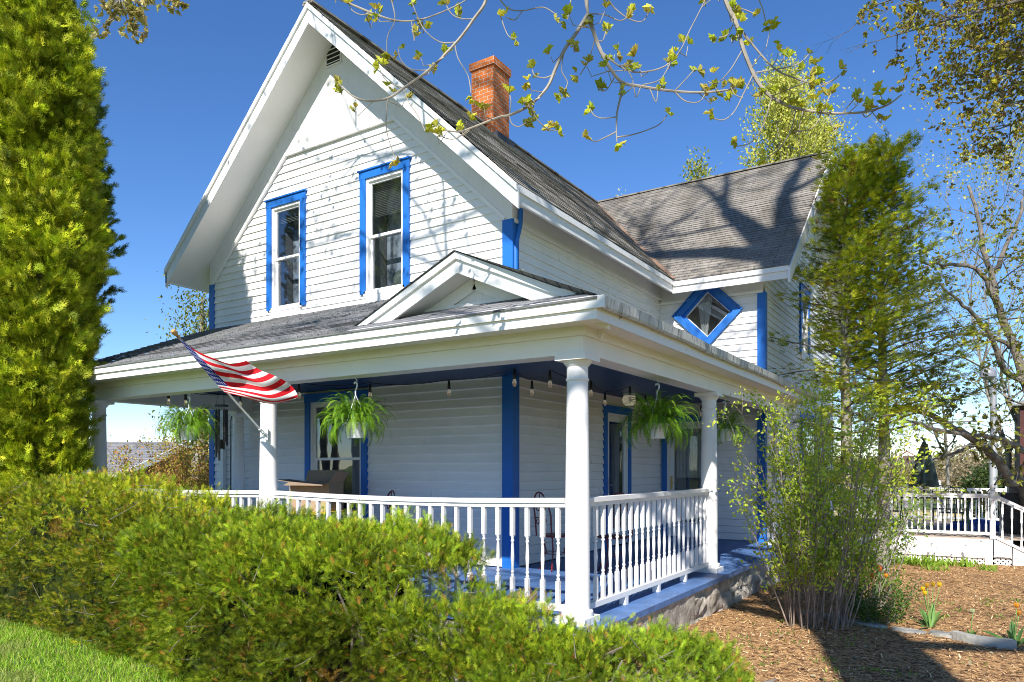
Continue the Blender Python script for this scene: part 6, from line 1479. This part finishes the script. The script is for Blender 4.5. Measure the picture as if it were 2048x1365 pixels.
# overhead right tree crown reaching into the top right corner
random.seed(12)
OB = Vector((9.5, 4.0, gz(9.5, 4.0))); om = empty('maple_tree', OB, 'dark leafed maple whose crown fills the top right corner', 'tree'); b = MB(); tips = []
b.tube([(0, 0, -.1), (-.1, 0, 3), (-.3, .1, 6)], [.3, .26, .22], 12); b.build('trunk', BARK, om, smooth=True); b = MB()
DR = [(1745, 12, 9.0), (1795, 70, 9.5), (1880, 40, 10), (1915, 85, 10), (1990, 60, 9.5), (1960, 110, 9.5), (2030, 110, 9), (1990, 160, 9.2), (1925, 205, 9.5), (2010, 215, 9), (1980, 265, 9.2), (2040, 260, 9), (1830, 10, 9.5), (2040, 20, 9), (1900, 10, 10), (1960, 20, 9.6), (2030, 170, 9.1), (1955, 150, 9.5)]
for (x, y, dd) in DR:
    e_ = hit(x, y, D=dd) - OB; a = Vector((-.3, .1, random.uniform(4.5, 6))); m1 = a.lerp(e_, .4) + Vector((0, 0, .8)); m2 = a.lerp(e_, .75) + Vector((0, 0, .5)); n = 14; pts = [Vector(interp([tuple(a), tuple(m1), tuple(m2), tuple(e_)], k / n)) for k in range(n + 1)]
    b.tube(pts, [.06 * (1 - k / n) ** 1.2 + .006 for k in range(n + 1)], 6)
    for k in range(6, n + 1):
        d = (pts[k] - pts[k - 1]).normalized()
        for _ in range(2):
            ax = Vector((random.gauss(0, 1), random.gauss(0, 1), random.gauss(0, .8))).normalized(); grow(b, pts[k], (d * .5 + ax * .8).normalized(), random.uniform(.2, .42), .008, 2, 4, tips, .6, .0, .72, (2, 2), 4)
b.build('branches', BARK, om)
tips = [t for t in tips if not (inframe(t[0] + OB, 0) and (lambda w_: (CX + F_PX * ((w_.x - CAM[0]) * RT[0] + (w_.y - CAM[1]) * RT[1]) / ((w_.x - CAM[0]) * FW[0] + (w_.y - CAM[1]) * FW[1])))(t[0] + OB) < 1720)]
leaves_at('crown', tips, 1, .03, (.035, .075), PALM, om, Vector((0, 0, 0)), BUD)
# top-left sprig
SB = hit(270, -400, D=6.5); sg_ = empty('oak_branch', SB, 'small flowering twigs hanging in at the top beside the arborvitae', 'tree'); b = MB(); tips = []; random.seed(3)
for pp in ([(235, -60), (240, 0), (232, 30), (212, 48), (195, 62)], [(240, -40), (246, 10), (255, 42), (262, 60), (272, 82)], [(262, 60), (285, 66), (294, 60)], [(240, 0), (225, 10), (205, 12)], [(268, -50), (270, 0), (272, 28), (285, 38)], [(300, -40), (292, 0), (305, 5)], [(345, -40), (342, 0), (358, 12), (366, 10)], [(246, 10), (262, 22), (275, 20)]):
    n = (len(pp) - 1) * 4; pts = [hit(*interp(pp, k / n), D=6.5) - SB for k in range(n + 1)]; b.tube(pts, [.007 * (1 - .6 * k / n) for k in range(n + 1)], 5)
    for k in range(n // 3, n + 1):
        if random.random() < .75: tips.append((pts[k], Vector((random.gauss(0, 1), random.gauss(0, 1), -.3)).normalized()))
b.tube([(0, 0, 1.5), (0, 0, 0), hit(240, -60, D=6.5) - SB], [.03, .02, .008], 6); b.tube([(0, 0, .3), hit(345, -40, D=6.5) - SB], [.01, .006], 6); b.tube([(0, 0, .2), hit(300, -40, D=6.5) - SB], [.01, .006], 6); b.tube([(0, 0, .1), hit(268, -50, D=6.5) - SB], [.01, .006], 6)
b.build('twigs', BARKT, sg_); leaves_at('leaves', tips, 2, .03, (.05, .09), [(.55, .48, .18), (.5, .4, .15), (.4, .38, .08)], sg_, Vector((0, 0, 0)), BUD)

# distant tree line beyond the field
def mass(name, label, cat, cx, cy, rx, ry, h, n, pal, size, kind=None, group=None):
    lo = Vector((cx, cy, gz(cx, cy))); e = empty(name, lo, label, cat, group)
    b = MB(); b.tube([(0, 0, -.2), (0, 0, h * .6)], [h * .03, h * .012], 6); 
    for k in range(14):
        a = k * 2.4; b.tube([(0, 0, h * (.2 + .03 * k)), (rx * .7 * math.cos(a), ry * .7 * math.sin(a), h * (.5 + .03 * k))], [h * .012, h * .003], 4)
    b.build('trunk', BARKG, e)
    v = rdir(n); r_ = rng.random(n) ** .45; lump = np.array([noise.noise((q[0] * 2 + cx, q[1] * 2, q[2] * 2)) for q in v])
    P = v * (r_ * (1 + .4 * lump))[:, None] * np.array([rx, ry, h * .48]) + np.array([0, 0, h * .55]); P[:, 2] = np.clip(P[:, 2], .1, None)
    scatter('crown', LF, P, rdir(n), rdir(n), rng.uniform(size * .6, size * 1.3, n), mixcol(n, pal, .25), LEAF, e); return e
random.seed(99)
FARP = [(.26, .20, .11), (.20, .17, .09), (.24, .22, .08)]
cols_ = [(1700, 92, 902, 9), (1745, 90, 905, 9), (1780, 88, 908, 8), (1815, 95, 912, 8), (1850, 92, 910, 9), (1880, 85, 918, 7), (1905, 90, 922, 7), (1935, 60, 905, 6), (1965, 55, 885, 7), (2000, 58, 890, 7), (2035, 50, 900, 6), (1670, 90, 905, 8), (1925, 95, 918, 8), (150, 90, 915, 8), (110, 95, 912, 9), (250, 95, 922, 8), (300, 100, 925, 8), (350, 95, 924, 8)]
for k, (px, D_, yt, w_) in enumerate(cols_):
    p = hit(px, 937, D=D_); h = hit(px, yt, D=D_).z - gz(p.x, p.y)
    mass('far_tree', 'brownish leafless tree in the far line beyond the field', 'tree', p.x, p.y, w_ * .6, w_ * .6, h, 900, FARP if k % 3 else [(.2, .22, .08), (.26, .26, .1)], .45, group='far trees beyond the field')
p = hit(1985, 960, D=34); mass('evergreen_bush', 'dark green rounded evergreen beyond the deck steps', 'tree', p.x, p.y, 1.5, 1.5, 1.9 - gz(p.x, p.y) , 3500, [(.05, .09, .02), (.09, .13, .03)], .22)
p = hit(1930, 960, D=50); mass('budding_tree', 'pinkish brown bare round tree beyond the field edge', 'tree', p.x, p.y, 3.4, 3.4, 3.2 - gz(p.x, p.y), 3000, [(.34, .26, .16), (.28, .24, .13)], .25)
